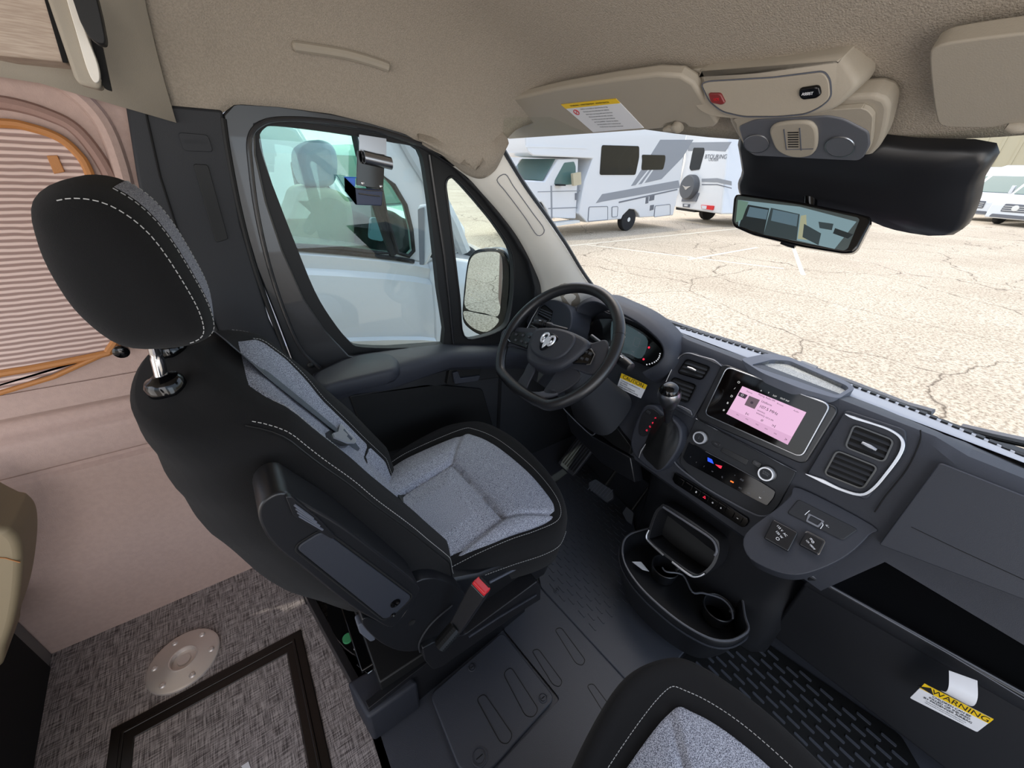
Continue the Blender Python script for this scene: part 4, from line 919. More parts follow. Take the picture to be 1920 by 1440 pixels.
g=G(); g.loft(rings); o=g.build('cushion_insert','fabric_grey',cu,angle=80)
st=[V((p.x,p.y,.4925)) for p in catmull([onz(x,y,.4925) for x,y in ((703,893),(722,876),(768,846),(862,806),(890,805),(934,824),(990,868),(1030,912),(1050,948),(1046,975),(1005,995),(958,1011),(900,1036),(845,1064))],8,False)]
dashes(st,.0007,.005,.0025).build('stitching','stitch',cu)
g=G(); g.tube(st,.0012,5); 
s2_=[V((p.x,p.y,p.z)) for p in catmull([onz(x,y,.43) for x,y in ((860,1098),(900,1082),(960,1060),(1020,1040),(1050,1022),(1062,995))],8,False)]
dashes(s2_,.0007,.005,.0025).build('stitching','stitch',cu)
# backrest
k_=.448
FB=F((.24,.815,.5),(0,1,0),(-k_,0,1))
def itp(T,x):
    if x<=T[0][0]: return T[0][1]
    for (a,b),(c,d) in zip(T,T[1:]):
        if x<=c:
            t=(x-a)/(c-a); t=t*t*(3-2*t)*.5+t*.5; return b+(d-b)*t
    return T[-1][1]
TW=[(-.13,.2),(-.09,.235),(-.04,.262),(.06,.272),(.2,.275),(.35,.268),(.47,.256),(.56,.24),(.61,.218),(.645,.17),(.66,.10)]
TD=[(-.13,.18),(-.09,.22),(-.05,.25),(0,.268),(.13,.285),(.33,.255),(.45,.22),(.55,.185),(.62,.165),(.645,.15),(.66,.11)]
TB=[(-.09,.0),(-.03,.04),(.05,.062),(.2,.056),(.4,.04),(.56,.022),(.62,.0),(.66,-.02)]
def hfront(u,v):
    w=itp(TW,v); r=min(1,abs(u)/w); b=itp(TB,v)
    s=max(0,min(1,(r-.42)/.36)); h=b*(s*s*(3-2*s)); h-= .075*max(0,r-.78)**1.6*8*.5
    top=max(0,(v-.56)/.10); h-=.05*top*top
    return h
def bring(v):
    w=itp(TW,v); D=itp(TD,v); P=[]
    for i in range(25):
        r=math.sin((i/24-.5)*math.pi); P.append(FB.p(r*w,v,hfront(r*w,v)))
    h0=hfront(w,v)
    for i in range(1,20):
        a=math.pi*i/20; P.append(FB.p(math.cos(a)*w,v,h0)+V((-(D+h0)*1.06*math.sin(a)**.5,0,0)))
    return P
vs_=[-.13+.79*i/44 for i in range(45)]
g=G(); g.loft([bring(v) for v in vs_]); bk=g.build('backrest','fabric_black',seat,angle=80); back.append(bk)
# grey insert following the front of the backrest
def insw(v): return itp([(-.02,.155),(.05,.17),(.2,.168),(.35,.165),(.5,.175),(.58,.155),(.62,.10)],v)
g=G()
def ipt(a,b):
    v=-.02+.635*b; w=insw(v); u=(a*2-1)*w
    e=max(abs(a*2-1),abs(b*2-1)); hh=hfront(u,v)+.004-(.006 if e>.999 else 0)
    d=abs(v-.14); hh-=.006*math.exp(-(d/.006)**2)
    return FB.p(u,v,hh)
g.grid(ipt,34,60); g.build('backrest_insert','fabric_grey',bk,angle=80)
for sg in (1,-1):
    L=[FB.p(sg*(insw(v)+.004),v,hfront(insw(v)+.004,v)+.0012) for v in [-.01+.6*i/40 for i in range(41)]]; dashes(L,.0007,.005,.0025).build('stitching','stitch',bk)
    L=[FB.p(sg*itp(TW,v)*.955,v,hfront(itp(TW,v)*.955,v)+.003) for v in [-.06+.67*i/50 for i in range(51)]]; dashes(L,.0007,.005,.0025).build('stitching','stitch',bk)
    L=[FB.p(sg*itp(TW,v)*.985,v,hfront(itp(TW,v)*.985,v)+.0012) for v in [-.06+.67*i/50 for i in range(51)]]; g=G(); g.tube(L,.0014,5); g.build('piping','rubber',bk)
# headrest
HP=catmull([(a,b,c-.017) for a,b,c in [(-.180,0,1.315),(-.168,0,1.355),(-.135,0,1.374),(-.095,0,1.366),(-.064,0,1.325),(-.046,0,1.25),(-.040,0,1.19),(-.052,0,1.156),(-.10,0,1.150),(-.150,0,1.165),(-.176,0,1.215),(-.183,0,1.27)]],4)
HC=sum(HP,V())/len(HP)
def hring(t,y):
    s=(1-abs(t)**5)**(1/2.8) if abs(t)<1 else .0
    s=max(.05,s); return [V((HC.x+(p.x-HC.x)*s,y,HC.z+(p.z-HC.z)*s)) for p in HP]
rs=[]
N=44
for i in range(N+1):
    t=-1+2*i/N; t=math.sin(math.sin(t*math.pi/2)*math.pi/2); rs.append(hring(t*.9999,.815+.152*t))
g=G(); g.loft(rs); hr=g.build('headrest','fabric_black',seat,angle=80); back.append(hr)
def hl(t,i0,i1,off=1.012):
    s=(1-abs(t)**5)**(1/2.8); return [V((HC.x+(HP[i%len(HP)].x-HC.x)*s*off,.815+.152*t,HC.z+(HP[i%len(HP)].z-HC.z)*s*off)) for i in range(i0,i1)]
for t in (-.82,.82): dashes(hl(t,7,31),.0008,.005,.0025).build('stitching','stitch',hr)
for t in (-.50,.50): dashes(hl(t,12,30),.0008,.005,.0025).build('stitching','stitch',hr)
g=G(); rr=[]
for j in range(9):
    t=-.43+.86*j/8; rr.append(hl(t,12,29,1.012))
g.loft(rr,closed=False,caps=False); g.build('headrest_insert','fabric_grey',hr,angle=80)
for yy in (.735,.895):
    b=V((-.128,yy,1.082)); t=V((-.112,yy,1.20)); g=G(); g.tube([b-V((.004,0,.03)),b,b.lerp(t,.3),b.lerp(t,.34),b.lerp(t,.38),t],[.0085,.0085,.0085,.0072,.0085,.0085],14); back.append(g.build('headrest_post','chrome',seat))
    fr=F(b-V((0,0,.004)),(0,-1,0),(1,0,.15)); g=G(); g.lathe(fr,[(.026,-.02),(.026,.0),(.022,.006),(.014,.009),(.010,.012),(.0088,.012)],24); back.append(g.build('post_collar','gloss_black',seat))
# folded armrest and recliner cover on the inboard side
FAr=FXZ(.475)
AO=[(534,924),(560,938),(640,985),(700,1030),(778,1092),(786,1112),(760,1150),(735,1177),(700,1162),(655,1136),(573,1071),(516,1026),(489,985),(486,952),(508,930)]
g=G(); g.plate(FAr,c2(FAr.pp(AO),4),0,-.075); ar=g.build('folded_armrest','plastic_smooth',seat,bev=.014,seg=5,angle=50)
g=G(); P=rp(FAr.pp([(553,1025),(604,993),(772,1118),(740,1150),(720,1160)]),.012); g.plate(FAr,P,.003,-.001); pn=g.build('armrest_panel','plastic',ar,bev=.002)
g=G(); g.tube([FAr.p(a,b,.001) for a,b in inset(P,-.003)],.0016,5,closed=True); g.build('panel_groove','dark_void',ar)
for x,y,r in ((740,1128,.010),(736,1150,.005)):
    a,b=FAr.px(x,y); g=G(); g.lathe(FAr,[(r,.002),(r,.005),(r*.6,.006),(.0001,.003)],16,a,b); g.build('bolt','gloss_black',pn)
g=G(); P=FAr.pp([(534,926),(545,926),(600,972),(628,1002),(620,1006),(585,985),(548,962)]); g.plate(FAr,rp(P,.004),.006,-.002); ss=g.build('slotted_bracket','plastic_smooth',ar,bev=.002)
for k in range(4):
    g=G(); g.tube([FAr.p(*FAr.px(550+3*k,940+7*k),.0075),FAr.p(*FAr.px(585+6*k,966+7*k),.0075)],.0016,5); g.build('slot_rib','plastic_top',ss)
FH2=FXZ(.515)
g=G(); g.plate(FH2,c2(FH2.pp([(775,1096),(815,1085),(850,1098),(870,1112),(880,1150),(840,1200),(800,1216),(757,1222),(715,1206),(680,1172),(690,1158),(735,1170),(765,1140)]),4),0,-.06); hc=g.build('hinge_cover','plastic_smooth',seat,bev=.012,seg=4,angle=50)
a,b=FH2.px(772,1166); g=G(); g.lathe(FH2,[(.008,.0),(.008,.003),(.0001,.002)],12,a,b); g.build('bolt','dark_void',hc)
g=G(); P=FH2.pp([(672,1178),(682,1172),(702,1185),(706,1204),(696,1208),(676,1192)]); g.plate(FH2,rp(P,.006),-.005,-.03); g.build('hinge_cap','plastic_top',hc,bev=.003)
g=G(); g.tube(catmull([ony(x,y,.512) for x,y in ((848,1135),(820,1158),(800,1180),(786,1206),(788,1222))],4,False),.003,6); g.build('cover_ridge','plastic_soft',hc)
# cushion pan and slide trim
FPn=FXZ(.545)
g=G(); g.plate(FPn,FPn.pp([(840,1090),(900,1078),(1038,1022),(1034,1052),(1022,1078),(900,1150),(850,1170)]),0,-.50); cush.append(g.build('cushion_pan','plastic_smooth',seat,bev=.008,seg=3))
g=G(); g.tube([ony(x,y,.542) for x,y in ((918,1092),(970,1065),(1034,1030))],.004,6); g.build('pan_ridge','plastic_top',seat)
FSl=FXZ(.50)
g=G(); g.plate(FSl,rp(FSl.pp([(873,1190),(1008,1090),(1014,1098),(1014,1124),(960,1158),(830,1250),(812,1256),(797,1240),(792,1216),(812,1206)]),.006),0,-.05); sl2=g.build('slide_cover','plastic_smooth',seat,bev=.006,seg=3)
g=G(); g.tube([FSl.p(*FSl.px(x,y),.003) for x,y in ((878,1192),(935,1155),(1004,1114))],.004,6); g.build('slide_ridge','plastic',sl2)
g=G(); g.box(.05,.56,.17,.58,1.06,.215); g.build('slide_rail','rubber',seat,bev=.004)
# buckle
bkl=tag(mesh('b',[],[],'ink'),'x','x'); bpy.data.objects.remove(bkl)
p0=ony(828,1207,.47); p1=ony(860,1170,.46); p2=ony(903,1098,.44)
g=G(); m=22; pts=[p0.lerp(p1,i/m) for i in range(m+1)]; g.tube(pts,[.015 if i%2 else .0185 for i in range(m+1)],12); bt=g.build('buckle_sleeve','rubber',seat,angle=20)
ax=(p2-p1).normalized(); sd=V((.35,-.94,0)); sd=(sd-ax*sd.dot(ax)).normalized(); FBu=F(p1,sd,ax); L=(p2-p1).length
g=G(); g.plate(FBu,rp([(-.017,-.005),(.017,-.005),(.021,L*.8),(.021,L*.97),(-.021,L*.97),(-.021,L*.8)],.004),.013,-.013); bb=g.build('buckle_body','plastic_smooth',seat,bev=.004,seg=3)
g=G(); g.plate(FBu,rect(-.019,L*.86,.019,L*1.03,.004),.0115,-.010); g.build('release_button','red_plastic',bb,bev=.003,seg=3,label='red release button')
g=G(); g.plate(FBu,rect(-.015,L*.95,.015,L*1.035,.001),-.006,-.012); g.build('buckle_slot','dark_void',bb)
# pedestal and swivel base
c_rr=onz(706,1380,.0); c_rl=onz(592,1180,.0)
g=G(); 
def wall(a,b,z0,z1,t):
    d=(b-a).normalized(); nn=V((-d.y,d.x,0))*t; q=[V((a.x,a.y,z0)),V((b.x,b.y,z0)),V((b.x,b.y,z1)),V((a.x,a.y,z1))]; g.hexa(q,nn)
cfr=V((.56,.585,0)); 
c_rl2=V((c_rl.x-.01,1.06,0)); cfl=V((.56,1.06,0))
wall(c_rr,c_rl2,.0,.10,-.02); wall(c_rr,cfr,.0,.17,.02); wall(cfr,cfl,0,.17,.02); wall(c_rl2,cfl,0,.17,-.02)
pdm=g.build('seat_pedestal','plastic_smooth',seat,bev=.004)
q=[onz(x,y,.125) for x,y in ((648,1300),(712,1256),(722,1300),(664,1345))]; g=G(); g.loft([[V((p.x*1.0,p.y,z)) for p in (c_rr+V((-.01,-.01,0)),c_rr+V((-.03,.10,0)),c_rr+V((.10,.09,0)),c_rr+V((.13,-.01,0)))] for z in (.001,.12,.15)]); g.build('pedestal_corner','plastic',seat,bev=.01,seg=3)
g=G(); g.lathe(F((.23,.82,.2),(0,-1,0),(1,0,0)),[(.24,-.05),(.25,-.04),(.25,-.03),(.20,-.028),(.19,-.01)],48); sv=g.build('swivel_ring','gloss_black',seat)
g=G(); g.box(.02,.62,.185,.45,1.02,.20); g.build('swivel_plate','gloss_black',seat,bev=.003)
a=onz(652,1198,.17); g=G(); g.lathe(F((a.x,a.y,.172),(0,-1,0),(1,0,0)),[(.014,-.002),(.014,.004),(.0001,.004)],20); g.build('green_cap','green_tag',seat,label='small round green cap')
for x,y in ((668,1216),(684,1222),(690,1200),(700,1212)):
    a=onz(x,y,.185); g=G(); g.lathe(F((a.x,a.y,.18),(0,-1,0),(1,0,0)),[(.007,-.01),(.007,.008),(.003,.010),(.003,.016),(.0001,.016)],8); g.build('bolt','chrome',seat)
g=G(); g.tube([onz(670,1246,.16),onz(690,1262,.16),onz(735,1230,.16)],.003,6); g.build('release_rod','chrome',seat)
# ---- passenger seat: a mirrored copy set further back in recline
ps=seat.copy(); COL.objects.link(ps); ps['label']='dark fabric passenger seat with grey insert, only its cushion showing at the bottom edge'; ps.name='passenger_seat'
ps.location=seat.location+V((-.085,-.99,0))
def cp(o,par,T):
    c=o.copy(); COL.objects.link(c); c.parent=par
    if par is ps: c.matrix_parent_inverse=Matrix.Translation(-seat.location)@T
    for ch in o.children: cp(ch,c,T)
I=Matrix.Identity(4); H_=V((.12,0,.47)); RT=Matrix.Translation(H_)@Matrix.Rotation(math.radians(-22),4,'Y')@Matrix.Translation(-H_)
names={'seat_cushion':I,'cushion_pan':I,'seat_pedestal':I,'slide_rail':I,'swivel_ring':I,'swivel_plate':I,'backrest':RT,'headrest':RT,'headrest_post':RT,'post_collar':RT}
for ch in list(seat.children):
    if ch.name.split('.')[0] in names: cp(ch,ps,names[ch.name.split('.')[0]])
# ================================================================ seat belt
sb=thing('seat_belt','dark grey seat belt hanging from the pillar beside the driver seat','seat belt',(.0,1.17,1.0))
FBo=FB.off(.055)
def ob_(x,y,c=0):
    f=lambda p:(p-FB.o).dot(FB.n)-hfront((p-FB.o).dot(FB.u),(p-FB.o).dot(FB.v))-.009-c
    return hit(x,y,f,.5,2)
P=[ony(372,600,1.15),ob_(440,654),ob_(490,694),ob_(540,734),ob_(590,774),ob_(634,810)]
g=G(); g.strip([P[0].lerp(P[1],i/6) for i in range(6)]+catmull(P[1:],8,False),.036,FB.n,.0014); g.build('webbing','web',sb)
g=G(); g.strip([ob_(640,815),ob_(660,838,-.004),ob_(680,862,-.03)],.036,(.5,-.7,.5),.0014); g.build('webbing','web',sb)
FT_=F(ob_(640,806,.006),FB.u,FB.v)
g=G(); g.plate(FT_,rp(FT_.pp([(640,784),(650,790),(652,802),(668,822),(664,832),(650,832),(625,822),(622,814),(634,810)]),.002),.004,0,[FT_.pp([(652,812),(661,822),(656,828),(648,820)])]); g.build('belt_tongue','satin_light',sb,bev=.0008)
g=G(); g.plate(FT_,rp(FT_.pp([(618,806),(640,818),(655,834),(640,836),(622,826)]),.004),-.001,-.012); g.build('tongue_cover','plastic_smooth',sb,bev=.002)
g=G(); g.lathe(FXZ(1.262),[(.016,0),(.016,.008),(.010,.012),(.0001,.012)],16,*FXZ(1.262).px(228,658)); g.build('anchor_bolt','gloss_black',sb)
# ================================================================ overhead
def CS(p,d=0): return p[2]-(ceil(p[0],p[1])-d)
def oc_(x,y,d=0): return hit(x,y,lambda p:CS(p,d),.3,3)
# slope plane under the front headliner
FC0=F((.97,CY,1.462-.0),(0,-1,0),(.87,0,-.49))   # u right, v towards windshield-down ; n downwards
def sl(c): return FC0.off(c)
if FC0.n.z>0: FC0=F((.97,CY,1.462),(0,1,0),(.87,0,-.49))
FV=F((.955,.85,1.436),(0,-1,0),(.868,0,-.497))
if FV.n.z>0: FV=F((.955,.85,1.436),(0,1,0),(.868,0,-.497))
VO=[(893,205),(910,197),(960,186),(1050,166),(1150,150),(1230,140),(1275,143),(1300,158),(1325,200),(1346,232),(1338,239),(1310,242),(1290,240),(1284,233),(1268,229),(1250,234),(1240,242),(1200,246),(1080,254),(1000,259),(955,262),(925,245),(900,222)]
vis=thing('sun_visor','beige driver sun visor with a white and yellow airbag label','sun visor',FV.p(*FV.px(1120,205)))
g=G(); g.plate(FV,FV.pp(VO),.0,-.022); v=g.build('visor_panel','cream',vis,bev=.007,seg=4)
fl=FV.off(.0012); Q=fl.pp([(1052,196),(1155,185),(1207,240),(1112,248)])
g=G(); g.plate(fl,Q,.0,-.001); lb=g.build('warning_label','white_label',v)
g=G(); g.plate(fl,[Q[0],Q[1],m_(Q[1],Q[2],.14),m_(Q[0],Q[3],.14)],.0006,-.001); yb=g.build('yellow_band','yellow',lb)
ang=math.atan2(Q[1][1]-Q[0][1],Q[1][0]-Q[0][0])
def lt(s,u,v_,size,m,par,al='LEFT'):
    c=m_(m_(Q[0],Q[1],u),m_(Q[3],Q[2],u),v_); return text(s,size,fl.mat(c[0],c[1],.0008,ang),m,par,'lettering',al,.0001)
lt('WARNING / AVERTISSEMENT  ADVERTENCIA',.5,.07,.0062,'ink',yb,'CENTER')
for i,s in enumerate(('Children can be killed or injured by the air bag.','The back seat is the safest place for children.','Never put a rear facing child seat in the front.','Always use seat belts and child restraints.','Les enfants peuvent etre tues ou blesses','par le sac gonflable.  Attachez les enfants.','Los ninos pueden morir o lesionarse por','la bolsa de aire. Use siempre cinturones.')): lt(s,.26,.20+.09*i,.0046,'grey_ink',lb)
c=m_(m_(Q[0],Q[1],.13),m_(Q[3],Q[2],.13),.28); g=G(); g.tube([fl.p(c[0]+.008*math.cos(a),c[1]+.008*math.sin(a),.001) for a in [i*math.pi/10 for i in range(20)]],.0009,4,closed=True); g.tube([fl.p(c[0]-.0055,c[1]-.0055,.001),fl.p(c[0]+.0055,c[1]+.0055,.001)],.0009,4); g.build('ban_mark','red_plastic',lb)
g=G(); g.tube([FV.p(*FV.px(x,y),.0) for x,y in ((1246,243),(1256,240),(1268,240),(1280,241))],[.005,.008,.008,.005],10); g.build('visor_clip','leather_tan' if False else 'cream',vis)
g=G(); g.lathe(FV,[(.012,-.004),(.012,.006),(.006,.010),(.0001,.010)],14,*FV.px(1270,238)); g.build('clip_button','cream',vis)
# passenger visor
FV2=FV
vis2=thing('sun_visor','plain beige passenger sun visor at the upper right edge','sun visor',FV2.p(*FV2.px(1830,160)))
g=G(); g.plate(FV2,c2(FV2.pp([(1742,110),(1752,90),(1800,78),(1960,60),(2100,60),(2100,240),(1925,240),(1905,232),(1880,236),(1860,240),(1800,240),(1772,238),(1757,228),(1748,180)]),3),.0,-.022); v=g.build('visor_panel','cream',vis2,bev=.007,seg=4)
g=G(); g.tube([FV2.p(*FV2.px(x,y),.0) for x,y in ((1888,236),(1905,238),(1925,240))],[.005,.008,.006],10); g.build('visor_clip','cream',vis2)
# lower overhead console with map lights
FO=F((.945,CY,1.443),FV.u,FV.v)
oc1=thing('map_light_console','grey and beige overhead console with reading lamps and microphone slots above the mirror','overhead console',FO.p(*FO.px(1520,240)))
P1=[(1366,222),(1380,200),(1600,182),(1648,184),(1664,195),(1666,215),(1655,262),(1640,286),(1620,293),(1540,292),(1430,289),(1400,280),(1385,260)]
g=G(); g.plate(FO,c2(FO.pp(P1),4),.0,-.03); h1=g.build('console_rim','cream',oc1,bev=.006,seg=3)
P2=[(1385,225),(1395,212),(1590,195),(1625,195),(1640,206),(1642,220),(1636,268),(1618,285),(1590,288),(1440,285),(1405,272),(1392,250)]
g=G(); g.plate(FO,c2(FO.pp(P2),4),.008,-.0); h2=g.build('console_face','cream',h1,bev=.004,seg=3)
P3=[(1390,228),(1420,215),(1560,206),(1590,212),(1636,236),(1638,262),(1625,285),(1615,291),(1560,289),(1420,283),(1404,272),(1396,250)]
g=G(); g.plate(FO,rp(FO.pp(P3),.008),.0105,.004); h3=g.build('lamp_panel','console_grey',h1,bev=.002)
P4=[(1452,228),(1470,216),(1520,212),(1538,222),(1542,240),(1540,262),(1530,276),(1510,281),(1488,279),(1466,268),(1456,250)]
g=G(); g.plate(FO,c2(FO.pp(P4),4),.016,.008); h4=g.build('lamp_housing','cream',h1,bev=.004,seg=3)
for k in range(7):
    a,b=FO.px(1497,231+4.6*k); g=G(); g.plate(FO,rect(a-.0085,b-.0011,a+.0085,b+.0011),.0168,.0155); g.build('microphone_slot','dark_void',h4)
for L in ([(1480,225),(1484,264),(1535,262)],[(1510,222),(1512,265)]):
    g=G(); g.tube([FO.p(*FO.px(x,y),.0165) for x,y in L],.0009,4); g.build('button_seam','plastic_top',h4)
for x,y,rx,ry in ((1583,262,28,19),(1425,258,24,17)):
    g=G(); g.plate(FO,FO.pp([(x+rx*math.cos(i*math.pi/14),y+ry*math.sin(i*math.pi/14)) for i in range(28)]),.0125,.009); g.build('reading_lamp','lit_dim' if False else 'console_grey',h3,bev=.001)
    g=G(); g.tube([FO.p(*FO.px(x+rx*math.cos(i*math.pi/14),y+ry*math.sin(i*math.pi/14)),.0125) for i in range(28)],.0009,4,closed=True); g.build('lamp_ring','satin',h3)
# SOS / ASSIST box
FB2=F((.83,CY,1.468),FV.u,(.55,0,-.83))
if FB2.n.z>0: FB2=F((.83,CY,1.468),(0,1,0),(.55,0,-.83))
ob=thing('assist_console','beige overhead box with a red SOS button and a black ASSIST button','overhead console',FB2.p(*FB2.px(1460,150)))
top=[(1302,124),(1312,112),(1400,103),(1570,90),(1590,92),(1604,104),(1621,146),(1614,158),(1590,168),(1560,200),(1528,214),(1450,222),(1370,222),(1345,214),(1330,200),(1312,150)]
FBt=FB2.off(-.045)
low=[(1312,143),(1318,135),(1420,128),(1560,108),(1580,112),(1592,128),(1606,160),(1570,200),(1540,214),(1500,220),(1400,224),(1358,220),(1338,205),(1326,185)]
g=G(); g.plate(FBt,c2(FBt.pp([(1302,124),(1312,112),(1400,103),(1570,90),(1590,92),(1604,104),(1621,146),(1614,158),(1590,175),(1560,190),(1450,200),(1370,200),(1330,185),(1312,150)]),4),.034,-.05); b1=g.build('box_flange','cream',ob,bev=.008,seg=4)
a=c2(FB2.pp(low),4); bb=inset(a,-.006)
cpt=(sum(p[0] for p in a)/len(a),sum(p[1] for p in a)/len(a))
g=G(); g.loft([[FB2.p(p[0],p[1],-.040) for p in inset(a,-.004)],[FB2.p(p[0],p[1],-.010) for p in inset(a,-.001)],[FB2.p(p[0],p[1],-.003) for p in inset(a,.002)],[FB2.p(p[0],p[1],0) for p in inset(a,.007)]]); b2=g.build('box_shell','cream',ob,angle=50)
g=G(); P=rp(FB2.pp([(1316,157),(1330,153),(1450,146),(1545,134),(1556,150),(1558,182),(1540,198),(1512,212),(1460,217),(1395,217),(1356,208),(1332,190)]),.010); g.plate(FB2,P,.0022,-.002); b3=g.build('switch_plate','cream',b2,bev=.0015)
g=G(); g.tube([FB2.p(q[0],q[1],.0008) for q in inset(P,-.0012)],.0011,4,closed=True); g.build('plate_seam','plastic_top',b2)
g=G(); g.plate(FB2,rp(FB2.pp([(1331,172),(1354,172),(1363,190),(1356,194),(1336,190)]),.004),.006,.0); s1=g.build('sos_button','red_dim',b3,bev=.002,label='red SOS button')
a_,b_=FB2.px(1347,183); text('SOS',.006,FB2.mat(a_,b_,.0062,math.pi),'lit_red' if False else 'red_plastic',s1)
g=G(); g.plate(FB2,rp(FB2.pp([(1502,162),(1540,156),(1543,174),(1534,181),(1508,184),(1501,176)]),.006),.007,.0); s2=g.build('assist_button','gloss_black',b3,bev=.003,seg=3,label='black ASSIST button')
a_,b_=FB2.px(1519,171); text('ASSIST',.0055,FB2.mat(a_,b_,.0073,math.pi),'white_label',s2)
# mirror foot / camera housing against the glass
def wp(x,y,d=.01): return hit(x,y,lambda p:WS(p)+d)
SH=[(1392,240),(1470,240),(1600,245),(1720,258),(1869,268),(1848,330),(1836,382),(1800,430),(1700,420),(1640,398),(1600,385),(1520,372),(1440,368),(1396,360),(1388,335),(1396,310)]
hs=thing('camera_housing','large matte black sensor housing at the top centre of the windshield','housing',wp(1600,340))
g=G(); A_=[wp(x,y,.005) for x,y in SH]; c_=sum(A_,V())/len(A_); A_=catmull(A_,3)
g.loft([A_,[c_+(p-c_)*.985+V((-.010,0,-.010)) for p in A_],[c_+(p-c_)*.93+V((-.016,0,-.016)) for p in A_],[c_+(p-c_)*.6+V((-.018,0,-.018)) for p in A_]]); h=g.build('housing_shell','plastic_smooth',hs,angle=50)
for L in ([(1462,262),(1464,300),(1462,365)],[(1640,262),(1620,330),(1604,380)],[(1480,262),(1482,300)]):
    g=G(); g.tube([hit(x,y,lambda p:WS(p)+.034) for x,y in L],.0015,5); g.build('housing_seam','plastic_top',h)
g=G(); A2=[hit(x,y,lambda p:WS(p)+.034) for x,y in ((1625,395),(1700,408),(1796,424),(1832,380),(1838,345),(1800,380),(1770,395),(1700,390))]; 
# rear view mirror
mr=thing('rear_view_mirror','frameless rectangular interior mirror hanging in front of the windshield','mirror',(1.0,.36,1.33))
FM=F(onx(1500,415,.955),(.10,-1,-.02),(.22,0,1))
MO=[(1375,372),(1379,364),(1390,363),(1500,378),(1600,398),(1632,406),(1633,416),(1608,466),(1598,474),(1580,475),(1500,462),(1410,440),(1376,425),(1371,416)]
P=rp(FM.pp(MO),.010); g=G(); g.plate(FM,P,.0,-.028); m0=g.build('mirror_body','gloss_black',mr,bev=.006,seg=3)
MG=[(1381,371),(1384,367),(1500,384),(1608,408),(1612,412),(1590,466),(1582,470),(1500,454),(1410,433),(1379,420),(1376,414)]
g=G(); g.plate(FM,rp(FM.pp(MG),.006),.0015,-.002); m1=g.build('mirror_glass','mirror_glass',m0)
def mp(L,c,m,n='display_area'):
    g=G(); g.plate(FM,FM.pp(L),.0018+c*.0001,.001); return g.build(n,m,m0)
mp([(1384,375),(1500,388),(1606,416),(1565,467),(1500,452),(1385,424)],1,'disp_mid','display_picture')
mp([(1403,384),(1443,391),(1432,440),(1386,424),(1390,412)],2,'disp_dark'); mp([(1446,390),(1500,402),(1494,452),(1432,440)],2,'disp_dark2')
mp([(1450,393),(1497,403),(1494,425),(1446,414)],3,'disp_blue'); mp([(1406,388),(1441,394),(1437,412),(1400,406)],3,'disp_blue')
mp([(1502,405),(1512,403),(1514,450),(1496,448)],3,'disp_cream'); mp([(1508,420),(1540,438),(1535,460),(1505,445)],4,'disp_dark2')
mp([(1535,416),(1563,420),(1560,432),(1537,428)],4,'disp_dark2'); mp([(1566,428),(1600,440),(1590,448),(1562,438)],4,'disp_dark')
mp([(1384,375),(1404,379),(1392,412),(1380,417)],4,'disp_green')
g=G(); g.tube([FM.p(*FM.px(x,y),-.02) for x,y in ((1462,450),(1475,455),(1488,458))],.006,8); g.build('mirror_tab','gloss_black',m0)
g=G(); g.tube([FM.p(*FM.px(1500,400),-.02),FM.p(*FM.px(1510,380),-.05),hit(1520,350,lambda p:WS(p)+.02)],[.014,.012,.012],12); g.build('mirror_arm','gloss_black',mr)
# ================================================================ cargo area pieces
# insulated shade over the cargo window
sd=thing('pleated_blind','pleated beige blind with tan leather edging over the cargo window','blind',ony(60,480,1.30))
FSd=F((0,1.297,0),(1,0,0),(0,0,1))
SO_=[(-330,250),(-200,232),(0,231),(60,240),(110,258),(142,284),(165,318),(190,400),(215,540),(222,620),(205,655),(190,664),(60,690),(0,700),(-330,760)]
P=c2(FSd.pp(SO_),4); g=G(); g.plate(FSd,P,.0,-.012); s0_=g.build('shade_panel','pleat',sd)
g=G(); g.tube([FSd.p(a,b,.001) for a,b in P],.0085,8,closed=True); g.build('leather_edging','leather_tan',sd)
P3=FSd.pp([(-330,775),(0,703),(60,693),(190,668),(206,658),(0,735),(-330,820)]); g=G(); g.plate(FSd,P3,.001,-.011); g.build('lower_flap','pleat',sd)
g=G(); g.tube([FSd.p(*FSd.px(x,y),.003) for x,y in ((-330,818),(0,736),(100,706),(206,658))],.006,8); g.build('flap_edging','leather_tan',sd)
g=G(); g.plate(FSd,FSd.pp([(88,292),(108,291),(122,322),(102,326)]),.004,0); g.build('leather_tab','leather_tan',sd,bev=.001)
# upper cabinet, blind cassette and strap
ub=thing('overhead_cabinet','pale wood overhead cabinet at the upper left above the shade','cabinet',(-.35,1.1,1.6))
FWd=F((0,1.16,0),(1,0,0),(0,0,1))
g=G(); P=FWd.pp([(-420,20),(-150,72),(0,104),(122,117),(82,-20),(40,-160),(-420,-160)]); g.plate(FWd,P,0,-.12); g.build('cabinet_side','wood',ub,bev=.003)
g=G(); g.plate(FWd,FWd.pp([(78,-20),(90,-20),(128,118),(118,117)]),.002,-.004); g.build('dark_edge','dark_void',ub)
bl=thing('blind_cassette','slim beige blind cassette beside the wood cabinet','blind',(-.2,1.15,1.55))
FBl=F((0,1.13,0),(1,0,0),(0,0,1))
g=G(); g.plate(FBl,FBl.pp([(82,-20),(128,-20),(150,60),(190,150),(188,168),(150,158),(140,150)]),0,-.05); g.build('cassette_body','cream',bl,bev=.006,seg=3)
g=G(); g.plate(FBl,c2(FBl.pp([(122,-20),(140,0),(165,70),(184,120),(188,150),(178,155),(165,130),(150,80)]),4),.010,-.02); g.build('rolled_blind','cream_light',bl,bev=.004)
g=G(); g.plate(FBl,rp(FBl.pp([(166,65),(190,85),(208,170),(196,166),(186,150),(184,120)]),.002),-.005,-.02); g.build('cassette_gap','dark_void',bl)
